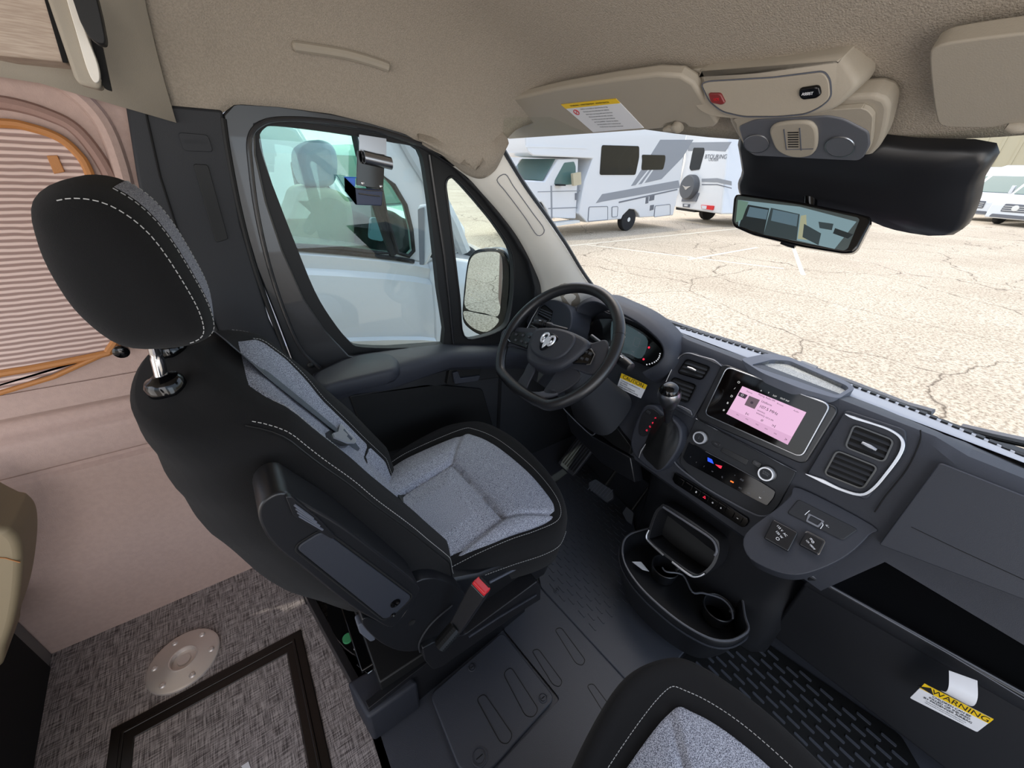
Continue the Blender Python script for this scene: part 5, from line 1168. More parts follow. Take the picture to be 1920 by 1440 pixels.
g=G(); P=[(130,-20),(178,-20),(190,30),(198,72),(197,84),(183,82),(165,68),(150,40)]; FSt2=F((0,1.06,0),(1,0,0),(0,0,1)); g.plate(FSt2,rp(FSt2.pp(P),.004),.0,-.03); st_=tag(g.build('blind_strap','rubber',None,bev=.004),'black rubber strap hanging at the top left corner','strap')
# table base socket on the floor
c=onz(346,1238,0.0); fr=F((c.x,c.y,.0),(0,-1,0),(1,0,0))
tb=thing('table_base','round brushed aluminium table base plate set into the grey floor','table base',c)
g=G(); g.lathe(fr,[(.093,.0005),(.092,.006),(.086,.009),(.040,.013),(.036,.015),(.033,.014),(.031,.001)],64); pl=g.build('base_plate','alu',tb,angle=40)
g=G(); g.lathe(fr,[(.033,.001),(.030,.0012),(.018,.0015),(.016,.006),(.0001,.006)],32); g.build('socket','alu',pl)
for k in range(6):
    a=math.radians(18+60*k); g=G(); g.lathe(fr,[(.0085,.008),(.0085,.011),(.006,.0135),(.002,.014),(.0001,.0125)],14,.072*math.cos(a),.072*math.sin(a)); g.build('screw','alu',pl)
# floor hatch frame
def z3(x,y,z=.0): return onz(x,y,z)
ho=[(209,1369),(565,1183),(634,1384),(470,1480),(209,1600)]
HP_=[(-p.y,p.x) for p in (z3(209,1369),z3(565,1183))]
y1=1.028*.9333+.0; 
x0,x1=-.577,-.106; yt=.960; yb=.36
fr=F((0,0,0),(0,-1,0),(1,0,0))
def R2(xa,xb,ya,yb_): return [(-yb_,xa),(-ya,xa),(-ya,xb),(-yb_,xb)]
hat=thing('floor_hatch','grey woven floor hatch with a wide dark bronze frame','hatch',((x0+x1)/2,.65,0))
g=G(); g.plate(fr,R2(x0,x1,yb,yt),.004,-.001,[R2(x0+.052,x1-.050,yb+.05,yt-.055)]); g.build('hatch_frame','hatch_frame_m' if False else 'bronze',hat,bev=.002)
g=G(); g.plate(fr,R2(x0+.022,x1-.022,yb+.022,yt-.022),.0075,-.001,[R2(x0+.030,x1-.030,yb+.03,yt-.03)]); g.build('frame_ridge','bronze',hat,bev=.002)
g=G(); g.plate(fr,R2(x0+.054,x1-.052,yb+.052,yt-.057),.002,-.001); lid=g.build('hatch_lid','weave',hat)
q=[z3(452,1437,.002),z3(466,1428,.002),z3(470,1440,.002),z3(460,1446,.002)]; g=G(); g.hexa(q,(0,0,.0015)); g.build('lid_label','white_label',lid)
# bench end panel and its padded arm at the lower left
bp=thing('bench_box','grey edged bench end with a black carpet panel at the lower left','bench',(-.77,1.1,0))
c0=onz(97,1226,0); 
yy0=1.30
g=G(); g.box(-.80,.2,0,-.748,1.30,.40); 
d0=onz(97,1226,0.0); d1=onz(60,1440,0.0)
u_=(d1-d0).normalized(); e=d0+u_*1.3
q=[d0,e,e+V((-.0,0,.33)),d0+V((0,0,.33))]
g=G(); g.hexa(q,(-.05,0,0)); bx=g.build('bench_side','bench_grey',bp,bev=.003)
FBx=F(d0,u_,(0,0,1))
g=G(); nn=FBx.n if FBx.n.x>0 else -FBx.n
q=[d0+u_*.05+V((0,0,.0)),e+V((0,0,.0)),e+V((0,0,.27)),d0+u_*.05+V((0,0,.27))]; g.hexa([p+nn*.003 for p in q],-nn*.006); g.build('carpet_panel','carpet_dark',bp)
ca=thing('bench_cushion','beige vinyl cushion end poking in at the left edge','cushion',(-.8,1.1,.45))
FCu=F((0,1.08,0),(1,0,0),(0,0,1))
g=G(); P=c2(FCu.pp([(-120,985),(0,993),(22,1000),(36,1018),(41,1050),(38,1100),(28,1160),(10,1215),(-10,1260),(-160,1300)]),4); g.plate(FCu,P,0,-.14); g.build('cushion_cover','skin_vinyl',ca,bev=.02,seg=5)
g=G(); g.tube([FCu.p(*FCu.px(x,y),.001) for x,y in ((-20,1044),(10,1046),(38,1054))],.0015,5); g.build('cushion_seam','leather_tan',ca)
# ================================================================ lock box hooked on the side window
kb=thing('window_hook_box','metal hook with black plate and blue tray hanging on the side window','hook box',ony(695,320,1.26))
FK2=F((0,1.295,0),(1,0,.0),(0,0,1))
g=G(); g.plate(FK2,rp(FK2.pp([(673,252),(724,260),(724,300),(673,292)]),.001),.002,0); g.build('steel_hook','satin',kb)
g=G(); g.plate(FK2,rp(FK2.pp([(670,282),(721,290),(718,352),(711,354),(668,347)]),.003),.004,-.004); k2=g.build('black_plate','gloss_black',kb,bev=.001)
for x,y in ((679,343),(713,349)):
    a,b=FK2.px(x,y); g=G(); g.lathe(FK2,[(.004,.003),(.004,.006),(.0001,.007)],12,a,b); g.build('screw','chrome',k2)
P0_=FK2.p(*FK2.px(678,294),.018); P1_=FK2.p(*FK2.px(729,306),.018)
d=(P1_-P0_).normalized(); fr=F(P0_,(0,-1,0),(0,0,1)); 
g=G(); rr_=[]
for t,r in ((0,.017),(1,.017),(1,.014),(0,.014)):
    c=P0_.lerp(P1_,t); rr_.append([c+V((0,-1,0))*r*math.cos(2*math.pi*i/24)+V((0,0,1))*r*math.sin(2*math.pi*i/24) for i in range(24)])
g.loft(rr_+[rr_[0]],caps=False); g.build('hook_roll','satin',kb,angle=50)
FT2=F((0,1.28,0),(1,0,0),(0,0,1))
g=G(); g.plate(FT2,FT2.pp([(664,352),(718,356),(716,386),(667,384)]),.0,-.012); k3=g.build('blue_tray','navy_plastic',kb,bev=.002)
a_=[FT2.p(*FT2.px(x,y)) for x,y in ((645,333),(664,352),(667,384),(646,358))]; g=G(); g.hexa(a_,(.004,-.0,0)); g.build('tray_side','blue_plastic',kb,bev=.001)
g=G(); g.tube([FT2.p(*FT2.px(x,y)) for x,y in ((645,332),(668,333))],.0016,5); g.build('tray_rim','blue_plastic',kb)
g=G(); g.plate(FT2,FT2.pp([(648,333),(668,335),(668,350),(660,350)]),-.010,-.013); g.build('tray_back','blue_plastic',kb)
g=G(); g.tube([FT2.p(*FT2.px(x,y),.003) for x,y in ((666,353),(690,357),(718,358))],.0014,5); g.tube([FT2.p(*FT2.px(x,y),.004) for x,y in ((672,363),(694,366),(712,368))],.0018,5); g.build('tray_wire','satin',kb)
# ================================================================ door mirror outside
dm=thing('door_mirror','black door mirror with a large and a small glass outside the front quarter window','door mirror',ony(915,550,1.70))
FDm=F(ony(915,540,1.62),(.50,-.86,0),(0,0,1))
g=G(); P=c2(FDm.pp([(880,480),(895,468),(930,466),(948,475),(958,500),(956,560),(948,600),(935,622),(905,630),(880,618),(866,598),(868,550),(874,500)]),4); g.plate(FDm,P,0,-.06); mh=g.build('mirror_shell','gloss_black',dm,bev=.012,seg=4)
g=G(); P=c2(FDm.pp([(884,484),(898,474),(928,472),(940,480),(943,510),(940,560),(934,592),(910,587),(874,577),(874,540),(878,505)]),4); g.plate(FDm,P,.003,-.002); g.build('main_glass','mirror_out',mh)
g=G(); P=c2(FDm.pp([(872,583),(900,588),(934,596),(930,610),(912,622),(890,616),(876,604),(870,592)]),4); g.plate(FDm,P,.003,-.002); g.build('blind_spot_glass','mirror_out',mh)
g=G(); g.tube([FDm.p(*FDm.px(950,560),-.03),V((1.25,1.45,.80))],[.03,.025],10); g.build('mirror_arm','gloss_black',dm)
# ================================================================ airbag warning tag
_s=FGv.n.x<0; FWt=F(FGv.p(*FGv.px(1785,1325),0)+(FGv.n if _s else -FGv.n)*.075,FGv.u,FGv.v)
if FWt.n.x>0: FWt=F(FWt.o,-FGv.u,FGv.v)
wt=thing('warning_tag','white and yellow airbag WARNING tag hanging by a white strap from the glove box','tag',FWt.o)
Q=FWt.pp([(1733,1281),(1863,1348),(1832,1372),(1706,1308)])
g=G(); g.plate(FWt,rp(Q,.004),.001,0); w0=g.build('tag_card','white_label',wt)
g=G(); g.plate(FWt,[Q[0],Q[1],m_(Q[1],Q[2],.30),m_(Q[0],Q[3],.30)],.0016,.0); yb=g.build('yellow_band','yellow',w0)
W_=(V(Q[1])-V(Q[0])).length; ang=math.atan2(Q[1][1]-Q[0][1],Q[1][0]-Q[0][0]); up=(V(Q[0])-V(Q[3])).length
shr=math.tan(math.atan2(Q[0][0]-Q[3][0],Q[0][1]-Q[3][1])) if abs(Q[0][1]-Q[3][1])>1e-6 else 0
def wt_(s,u,v_,size,m,par,fw=.8,al='CENTER'):
    sx=fw*W_/(len(s)*size*.60)
    c=m_(m_(Q[0],Q[1],u),m_(Q[3],Q[2],u),v_); return text(s,size,FWt.mat(c[0],c[1],.0018,ang),m,par,'lettering',al,.0001,sx)
wt_('WARNING',.57,.15,up*.30,'ink',yb,.72)
c=m_(m_(Q[0],Q[1],.1),m_(Q[3],Q[2],.1),.15); g=G(); k=up*.12; g.plate(FWt,[(c[0]-k*1.3,c[1]-k),(c[0]+k*1.3,c[1]-k),(c[0],c[1]+k)],.0018,.0); g.build('alert_mark','ink',yb)
for i,(s,z) in enumerate((('CHILDREN CAN BE',.12),('KILLED OR INJURED',.12),('BY PASSENGER AIRBAG',.12),('The back seat is the safest place for children 12 and under. Make sure all',.05),('children use seat belts or child seats. Never place a rear-facing seat here.',.05))): wt_(s,.5,(.39,.52,.65,.77,.86)[i],up*z,'grey_ink' if i>2 else 'ink',w0,(.6,.7,.8,.92,.92)[i])
g=G(); Ps=[FWt.p(*FWt.px(x,y),c) for x,y,c in ((1805,1276,-.012),(1806,1286,.012),(1800,1298,.014),(1788,1310,-.003))]
g.strip(catmull(Ps,5,False),.040,FWt.n,.0006); g.build('paper_strap','white_label',wt)
# ================================================================ ground outside
GN=V((-.0244,.0197,.9995)).normalized(); GO=V((0,0,1.4))-GN*2.05
GX=(V((1,0,0))-GN*GN.x).normalized(); GY=GN.cross(GX)
def gpt(x,y,z=0): return GO+GX*x+GY*y+GN*z
def ong(px,py,h=0):
    r=ray(px,py); t=(GO+GN*h-EYE).dot(GN)/r.dot(GN); return EYE+r*t
g=G(); g.poly([gpt(-60,-80),gpt(120,-80),gpt(120,90),gpt(-60,90)]); o=g.build('ground','asphalt'); struct(o)
# ================================================================ vehicles in the car park
def GF(x,y,yaw,z=0):
    'vertical frame on the lot: u along yaw, v up'
    u=GX*math.cos(yaw)+GY*math.sin(yaw); return F(gpt(x,y,z),u,GN)
def sidep(fr,L,d0,d1,name,m,par,bev=0,rnd=0,**k):
    P=fr.pp(L)
    if rnd: P=rp(P,rnd)
    g=G(); g.plate(fr,P,d0,d1); return g.build(name,m,par,bev=bev,**k)
def wheel(par,fr,cx,cy,r,c=0.0,w=.22,rimm='rim'):
    g=G(); g.lathe(fr,[(r*.62,c-w),(r*.95,c-w),(r,c-w*.85),(r,c-w*.15),(r*.95,c),(r*.64,c+.005)],36,cx,cy); t=g.build('tyre','tyre',par,angle=50)
    g=G(); g.lathe(fr,[(r*.64,c+.004),(r*.60,c-.01),(r*.52,c-.05),(r*.30,c-.04),(r*.27,c+.0),(r*.12,c+.01),(.0001,c+.01)],32,cx,cy); rm=g.build('wheel_rim',rimm,t,angle=30)
    for k in range(8):
        a=k*math.pi/4; g=G(); g.lathe(fr,[(r*.05,c-.046),(r*.05,c-.038),(.0001,c-.038)],8,cx+r*.42*math.cos(a),cy+r*.42*math.sin(a)); g.build('rim_hole','dark_void',rm)
    return t
# ---- class C motorhome
F1=GF(13,10.19,0); 
if F1.n.dot(EYE-F1.o)<0: F1=F(F1.o,-F1.u,F1.v)
S1=thing('motorhome','white class C motorhome with cab over bunk and grey swoosh decals seen through the windshield','motorhome',F1.o)
body=[(1100,417),(1165,411),(1168,404),(1180,392),(1190,393),(1197,400),(1200,408),(1262,404),(1275,350),(1300,150),(990,150),(985,268),(990,285),(1000,292),(1112,297),(1096,340),(1085,400)]
sidep(F1,body,0,-2.3,'coach_body','white_paint',S1,bev=.03)
cab=[(1096,410),(1083,410),(960,405),(940,380),(945,345),(985,338),(1020,342),(1048,297),(1110,296),(1100,350)]
cb=sidep(F1,[(1085,411),(1035,409),(1030,395),(1020,380),(1005,378),(990,385),(980,402),(962,400),(955,345),(990,338),(1026,340),(1052,298),(1090,297),(1088,350)],-.12,-2.15,'cab','white_paint',S1,bev=.04,seg=3)
F1c=F1.off(-.12)
sidep(F1c,[(1040,338),(1058,305),(1076,303),(1079,312),(1079,345),(1060,347),(1039,346)],.01,-.01,'cab_side_window','green_glass',cb,rnd=.04)
sidep(F1c,[(1032,348),(1033,410),(1036,410),(1035,348)],.004,0,'door_seam','grey_decal',cb); sidep(F1c,[(1078,362),(1081,362),(1080,375),(1078,375)],.03,0,'door_handle','grey_decal2',cb)
sidep(F1c,[(1008,359),(1088,357),(1088,358.5),(1008,360.5)],.006,0,'body_crease','grey_decal',cb); sidep(F1c,[(1028,390),(1085,388),(1085,390),(1028,392)],.006,0,'body_crease','grey_decal',cb)
# windscreen of the cab, raked
q=[F1c.p(*F1c.px(1021,340),-.05),F1c.p(*F1c.px(1049,299),-.15),F1c.p(*F1c.px(1049,299),-1.85),F1c.p(*F1c.px(1021,340),-1.95)]
g=G(); g.hexa([p-F1.u*.04*(1 if F1.u.x>0 else -1)+GN*.02 for p in q],-F1.u*.02*(1 if F1.u.x>0 else -1)); g.build('cab_windscreen','green_glass',cb)
sidep(F1c,[(1040,345),(1052,345),(1052,348),(1040,348)],.22,.02,'mirror_arm','rubber',cb); sidep(F1c,[(1062,325),(1077,322),(1078,345),(1064,348)],.30,.20,'wing_mirror','tan_wall',cb,rnd=.03)
sidep(F1,[(1128,272),(1198,274),(1198,295),(1191,328),(1124,328),(1126,300)],.015,-.02,'coach_window','tint_glass',S1,rnd=.08)
sidep(F1,[(1203,290),(1247,291),(1247,300),(1243,318),(1202,319),(1204,300)],.015,-.02,'coach_window','tint_glass',S1,rnd=.10)
sidep(F1,[(1117,381),(1129,364),(1272,338),(1275,352),(1130,378)],.006,0,'swoosh_decal','grey_decal',S1)
sidep(F1,[(1183,349),(1238,262),(1300,262),(1280,295),(1240,336)],.006,0,'swoosh_decal','grey_decal',S1)
sidep(F1,[(1160,378),(1270,354),(1270,356.5),(1160,381)],.007,0,'stripe','grey_decal2',S1)
for a_ in ((1190,349,1215,318),(1200,349,1222,318)):
    sidep(F1,[(a_[0],a_[1]),(a_[2],a_[3]),(a_[2]+3,a_[3]),(a_[0]+4,a_[1])],.010,.006,'white_stripe','white_paint',S1)
for L in ([(1104,388),(1139,387),(1139,412),(1102,415)],[(1147,388),(1158,387),(1157,406),(1147,407)],[(1228,386),(1256,383),(1256,403),(1226,407)]):
    P=rp(F1.pp(L),.05); g=G(); g.plate(F1,P,.012,0); lk=g.build('locker_door','white_paint',S1); g=G(); g.tube([F1.p(a,b,.013) for a,b in P],.012,4,closed=True); g.build('locker_seal','grey_decal2',lk)
for L in ([(1218,368),(1227,366),(1226,375),(1217,377)],[(1211,370),(1216,369),(1215,381),(1210,382)],[(1219,385),(1226,384),(1225,393),(1218,395)]): sidep(F1,L,.012,0,'vent_grille','grey_ink',S1)
sidep(F1,[(1040,418),(1085,413),(1086,417),(1040,424)],.05,-.3,'running_board','rim',S1)
sidep(F1,[(985,272),(1100,276),(1100,279),(985,276)],.01,0,'white_stripe','white_paint',S1)
a,b=F1.px(1181,412); wheel(S1,F1,a,b,.40,-.05)
a,b=F1.px(1008,397); wheel(S1,F1,a,b,.39,-.15)
# ---- second motorhome, its back turned to the camera
F2=F(ong(1310,396,.5),(ong(1363,405,.45)-ong(1265,388,.5)),GN)
if F2.n.dot(EYE-F2.o)<0: F2=F(F2.o,-F2.u,F2.v)
S2=thing('motorhome','white motorhome seen from behind with round spare wheel cover and red tail lamp','motorhome',F2.o)
sidep(F2,[(1268,374),(1264,388),(1275,390),(1352,402),(1378,150),(1288,150),(1284,300)],0,-6.5,'coach_body','white_paint',S2,bev=.06,seg=3)
sidep(F2,[(1298,290),(1301,277),(1321,277),(1321,285),(1312,318),(1296,320),(1293,315)],.02,-.01,'rear_window','tint_glass',S2,rnd=.06)
a,b=F2.px(1297,351); g=G(); g.lathe(F2,[(.50,0),(.50,.22),(.46,.28),(.0001,.29)],40,a,b); sp_=g.build('spare_wheel_cover','charcoal_vinyl',S2,angle=40)
g=G(); P=[(-.30,.06),(-.05,.02),(.30,.06),(.12,-.03),(.04,-.10),(-.04,-.10),(-.12,-.03)]; g.plate(F2,[(a+x,b+y) for x,y in P],.30,.285); g.build('wing_mark','chrome',sp_)
sidep(F2,[(1279,378),(1283,360),(1312,362),(1306,378)],.05,0,'wheel_bracket','grey_decal2',S2)
sidep(F2,[(1316,335),(1345,334),(1372,340),(1372,348),(1345,342),(1316,341)],.01,0,'swoosh_decal','grey_decal',S2); sidep(F2,[(1290,267),(1372,266),(1360,284),(1330,282),(1290,283)],.01,0,'swoosh_decal','grey_decal',S2)
sidep(F2,[(1316,345),(1345,345),(1372,352),(1372,354),(1345,347),(1316,347)],.01,0,'stripe','grey_decal2',S2)
a,b=F2.px(1342,294); text('BTOURING',.22,F2.mat(a,b,.012),'grey_ink',S2,sx=1.15); a,b=F2.px(1338,299.5); text('CRUISER',.15,F2.mat(a,b,.012),'grey_ink',S2)
g=sidep(F2,[(1316,384),(1340,386),(1338,394),(1317,391)],.05,-.02,'tail_lamp','lamp_red',S2,rnd=.03); sidep(F2,[(1317,385),(1327,386),(1326,392),(1318,391)],.056,.04,'reversing_lamp','lamp_clear',g)
sidep(F2,[(1281,382),(1294,383),(1293,389),(1281,388)],.03,0,'number_plate','grey_ink',S2); sidep(F2,[(1284,383),(1291,383.5),(1290,387),(1284,386.5)],.035,.02,'plate_card','white_paint',S2)
g=G()
for u0 in (0,1): g.tube([F2.p(*F2.px(1291-u0*6,262),.12),F2.p(*F2.px(1283-u0*5,310),.12),F2.p(*F2.px(1273-u0*4,362),.12)],.022,6)
for y in (275,292,306,327,346,365): g.tube([F2.p(*F2.px(1290-(y-262)*.17,y),.12),F2.p(*F2.px(1284-(y-262)*.16,y-1),.12)],.02,6)
g.build('roof_ladder','satin',S2)
sidep(F2,[(1264,388),(1300,394),(1298,398),(1264,393)],-.1,-.5,'hitch_frame','rubber',S2)
F2s=F(F2.p(*F2.px(1360,400),0),F2.n,GN)
a,b=F2.px(1350,396)
for sx in (1275,1352):
    a,b=F2.px(sx,392); c=F2.p(a,-.0,-1.6); fr=F(V(c)-GN*((V(c)-GO).dot(GN)-.40),F2.n,GN); g=G(); g.lathe(fr,[(.25,-.15),(.40,-.14),(.40,.1),(.25,.11)],28); g.build('tyre','tyre',S2)
# ---- white vans at the far right
def van(px,py,yaw,label,s=1.0,at=None):
    o=at if at is not None else ong(px,py,0); u=GX*math.cos(yaw)+GY*math.sin(yaw)   # u: van forward direction
    fr=F(o,u,GN); L_=GN.cross(u)                          # fr.n = u x GN
    T=thing('cargo_van',label,'van',o,'white vans in the car park')
    prof=[(0,.30),(-.02,.55),(-.05,.95),(-.22,1.12),(-.95,1.36),(-1.75,2.15),(-2.1,2.55),(-2.7,2.70),(-6.0,2.72),(-6.1,.45),(-5.3,.35),(-5.2,.72),(-4.85,.82),(-4.5,.72),(-4.4,.35),(-1.55,.33),(-1.45,.70),(-1.05,.84),(-.68,.70),(-.58,.33)]
    prof=[(a*s,b*s) for a,b in prof]; w=1.0
    g=G(); g.plate(fr,prof,w,-w); B=g.build('van_body','white_paint',T,bev=.07,seg=3)
    for sg in (1,-1):
        f=F(fr.p(0,0,sg*1.0),fr.u*(1 if sg>0 else -1),fr.v); k=1 if sg>0 else -1
        g=G(); g.plate(f,rp([(k*-1.15,1.42),(k*-1.80,2.02),(k*-2.5,2.05),(k*-2.55,1.40)],.06),.01,-.01); g.build('side_window','tint_glass',T)
        wheel(T,f,k*-1.06,.36,.36,.01,.24); wheel(T,f,k*-4.85,.36,.36,.01,.24)
        g=G(); g.plate(f,rp([(k*-1.30,1.36),(k*-1.42,1.36),(k*-1.42,1.75),(k*-1.30,1.75)],.03),.28,.14); g.build('wing_mirror','white_paint',T,bev=.02)
        g=G(); g.plate(f,rp([(k*-.12,.92),(k*-.62,1.08),(k*-.60,.98),(k*-.15,.80)],.04),.012,-.02); g.build('headlamp','lamp_dark',T)
    # front details in a frame facing forward
    ff=F(fr.p(-.03,0,0),fr.n*-1,GN)
    if ff.n.dot(u)<0: ff=F(fr.p(-.03,0,0),fr.n,GN)
    g=G(); g.plate(ff,rp([(-.5,.62),(.5,.62),(.46,.98),(-.46,.98)],.06),.03,-.1); gl=g.build('grille','grey_ink',T,bev=.01)
    for k in range(3): g=G(); g.plate(ff,rect(-.44,.68+.09*k,.44,.70+.09*k),.05,.03); g.build('grille_bar','rim',gl)
    g=G(); g.lathe(ff,[(.13,.03),(.13,.06),(.10,.07),(.0001,.06)],24,0,.80); g.build('grille_badge','rim',gl)
    g=G(); g.plate(ff,rp([(-.80,.35),(.80,.35),(.74,.50),(-.74,.50)],.05),.035,-.1); g.build('lower_intake','grey_ink',T)
    q=[fr.p(-.97*s,1.38*s,.86),fr.p(-1.75*s,2.15*s,.78),fr.p(-1.75*s,2.15*s,-.78),fr.p(-.97*s,1.38*s,-.86)]
    nn=(q[1]-q[0]).cross(q[3]-q[0]).normalized(); nn=nn if nn.z>0 else -nn
    g=G(); g.hexa([p+nn*.03 for p in q],-nn*.02); g.build('windscreen','green_glass',T)
    return T
yw=math.radians(158)
van(1808,412,yw,'white cargo van at the far right, the farther of the front pair')
van(1884,424,yw,'white cargo van cut by the right edge, nearest of the row')
van(1768,396,yw,'white cargo van partly hidden behind the black sensor housing')
van(0,0,math.radians(-70),'white cargo van seen through the windows of the silver van',at=gpt(3.2,7.0))
van(0,0,math.radians(-70),'white cargo van farther left behind the silver van',at=gpt(-.2,8.2))
def tree_copy(o,par=None,d=None):
    c=o.copy(); COL.objects.link(c); c.parent=par
    if d is not None: c.location=o.location+d
    for ch in o.children: tree_copy(ch,c)
    return c
c_=tree_copy(S1,None,GX*-2.8+GY*6.0); c_['label']='white motorhome farther back, seen through the small front quarter window'
# warehouse, fence and trees beyond
o1=ong(1800,372,0); bw=thing('warehouse','tan ribbed warehouse wall behind the white vans','building',gpt(60,-10))
fr=F(gpt(62,6),-GY,GN)
g=G(); g.plate(fr,[(-10,0),(60,0),(60,7),(-10,7)],0,-8); wb=g.build('wall','tan_wall',bw)
g=G()
for k in range(60): g.plate(fr,rect(-9+k*1.15,.2,-8.8+k*1.15,6.9),.06,0)
g.build('wall_rib','tan_wall',wb)
fn=thing('mesh_fence','chain link fence running in front of the tan warehouse','fence',gpt(48,0))
fr=F(gpt(50,12),-GY,GN); g=G()
for k in range(180): g.tube([fr.p(k*.3,0,0),fr.p(k*.3+1.0,2.2,0)],.012,3); g.tube([fr.p(k*.3+1.0,0,0),fr.p(k*.3,2.2,0)],.012,3)
g.build('fence_mesh','grey_decal2',fn)
for k in range(18): g=G(); g.tube([fr.p(k*3,0,0),fr.p(k*3,2.3,0)],.04,6); g.build('fence_post','satin',fn)
def tree(x,y,h,label):
    T=thing('tree',label,'tree',gpt(x,y)); g=G(); g.tube([gpt(x,y),gpt(x+.2,y,h*.5)],[.22,.12],8); g.build('trunk','bark',T)
    g=G(); rnd=random.Random(int(x*7+y))
    for k in range(420):
        a=rnd.uniform(0,6.28); z=h*(.45+.5*rnd.random()); r=h*.30*math.sqrt(rnd.random())*(1-abs(z/h-.7)*1.5)
        p=gpt(x+r*math.cos(a),y+r*math.sin(a),z); s=h*.035; d1=V((rnd.uniform(-1,1),rnd.uniform(-1,1),rnd.uniform(-1,1))).normalized()*s; d2=d1.orthogonal().normalized()*s
        g.add([p-d1-d2,p+d1-d2,p+d1+d2,p-d1+d2],[[0,1,2,3]])
    g.build('crown','foliage',T,smooth=False)
tree(-6,24,7.5,'leafy tree far behind the silver van'); tree(8,46,9,'tall leafy tree left of the class C motorhome')
# ---- silver van right beside the driver door
YN=2.32
FN=F((0,YN,0),(1,0,0),(0,0,1)); FN=F(FN.o,FN.u,FN.v)
SV=thing('silver_van','silver camper van parked close beside the driver door','van',(1,YN,-.6))
# lower side with shoulder
low=[(380,466),(545,466),(640,474),(740,484),(790,492),(870,520),(960,560),(1060,620),(1060,900),(300,900)]
P=FN.pp([(470,464),(545,466),(640,474),(740,484),(792,492)]); Pm=[(-1.2,P[0][1]+.05)]+P
beltz=Pm
def bz(x):
    if x<=Pm[0][0]: return Pm[0][1]
    for (a,b),(c,d) in zip(Pm,Pm[1:]):
        if x<=c: return b+(d-b)*(x-a)/(c-a)
    return Pm[-1][1]-.35*(x-Pm[-1][0])
xs=[-3.5,-1.2,-.6,0,.25,.5,.75,.95,1.05]
g=G(); rings=[]
for x in xs: z=bz(x); rings.append([V((x,YN+.05,z)),V((x,YN+.02,z-.03)),V((x,YN+.035,z-.10)),V((x,YN,z-.13)),V((x,YN-.01,z-.30)),V((x,YN,z-.50)),V((x,YN-.03,z-.515)),V((x,YN-.02,z-.56)),V((x,YN+.02,z-.62)),V((x,YN+.05,z-.95)),V((x,YN+1.9,z-.95)),V((x,YN+1.9,z))])
g.loft(rings); bd=g.build('lower_body','silver_paint',SV,angle=25)
# front quarter with bonnet
def bon(x,dz): return bz(1.05)-dz
x0=1.05; zb=bz(1.05)
g=G(); rings=[]
for x,yo,zt,zl in ((1.05,.0,zb,.0),(1.4,.01,zb-.07,.0),(1.9,.06,zb-.20,.0),(2.4,.18,zb-.40,.0),(2.7,.38,zb-.62,.0)):
    rings.append([V((x,YN+.08+yo,zt+.05)),V((x,YN+.02+yo,zt-.03)),V((x,YN+yo,zt-.15)),V((x,YN+yo,-.35)),V((x,YN+1.9-yo,-.35)),V((x,YN+1.9-yo,zt)),V((x,YN+1.0,zt+.12))])
g.loft(rings); g.build('bonnet','silver_paint',SV,angle=40,bev=.02)
# glasshouse
GH=[(470,464),(452,380),(430,225),(640,215),(800,262),(862,360),(905,440),(1000,520),(792,492),(740,484),(640,474),(545,466)]
FNg=F((0,YN+.04,0),(1,0,0),(0,0,1))
topo=[(-3.5,1.9),(.95,1.9),(1.0,1.86)]
A=FNg.pp([(795,262)])[0]
sz=[(x,bz(x)-.005) for x in (-3.5,-1.2,0,.5,.95)]
ap_=FNg.pp([(860,330),(830,300),(808,270)]); 
wa=FNg.pp([(436,466),(410,240),(720,232),(752,262),(775,300),(802,340),(822,390),(832,440),(836,470),(790,470),(700,462),(545,452)])
win1=FNg.pp([(400,200),(560,205),(655,215),(705,270),(735,330),(762,400),(776,472),(755,478),(690,472),(540,458),(490,455)])
outer=[(-3.5,bz(-3.5)),(0,bz(0))]+[(x,bz(x)) for x in (.25,.5,.75,.95)]+FNg.pp([(800,492),(870,470),(842,420),(805,345),(770,285),(735,225),(690,150)])
outer+=[(-3.5,2.05)]
w1=FNg.pp([(552,458),(530,440),(486,290),(478,225),(560,215),(640,222),(672,330),(700,400),(724,472)])
w2=FNg.pp([(708,360),(735,370),(765,420),(775,470),(762,480),(734,474),(712,400)])
w1=FNg.pp([(548,460),(520,400),(486,290),(476,215),(600,205),(655,212),(672,290),(712,372),(734,474),(690,472),(640,466)])
w2=FNg.pp([(708,320),(738,348),(760,385),(771,430),(775,470),(766,480),(745,474),(722,400)])
g=G(); g.plate(FNg,outer,0,-.06,[w1,w2]); gh_=g.build('door_frame','silver_paint',SV,bev=.006)
g=G(); g.tube([FNg.p(a,b,.004) for a,b in w1],.016,6,closed=True); g.tube([FNg.p(a,b,.004) for a,b in w2],.014,6,closed=True); g.build('window_rubber','rubber',gh_)
g=G(); g.plate(FNg,w1,-.03,-.034); g.build('side_window','van_glass',gh_); g=G(); g.plate(FNg,w2,-.03,-.034); g.build('quarter_window','van_glass',gh_)
g=G(); g.tube([FNg.p(*FNg.px(x,y),.006) for x,y in ((672,280),(700,372),(722,440),(736,478))],.022,6); g.build('window_divider','rubber',gh_)
g=G(); g.tube([FNg.p(*FNg.px(x,y),.008) for x,y in ((480,462),(560,466),(650,474),(740,484),(775,490))],.014,6); g.build('belt_strip','rubber',gh_)
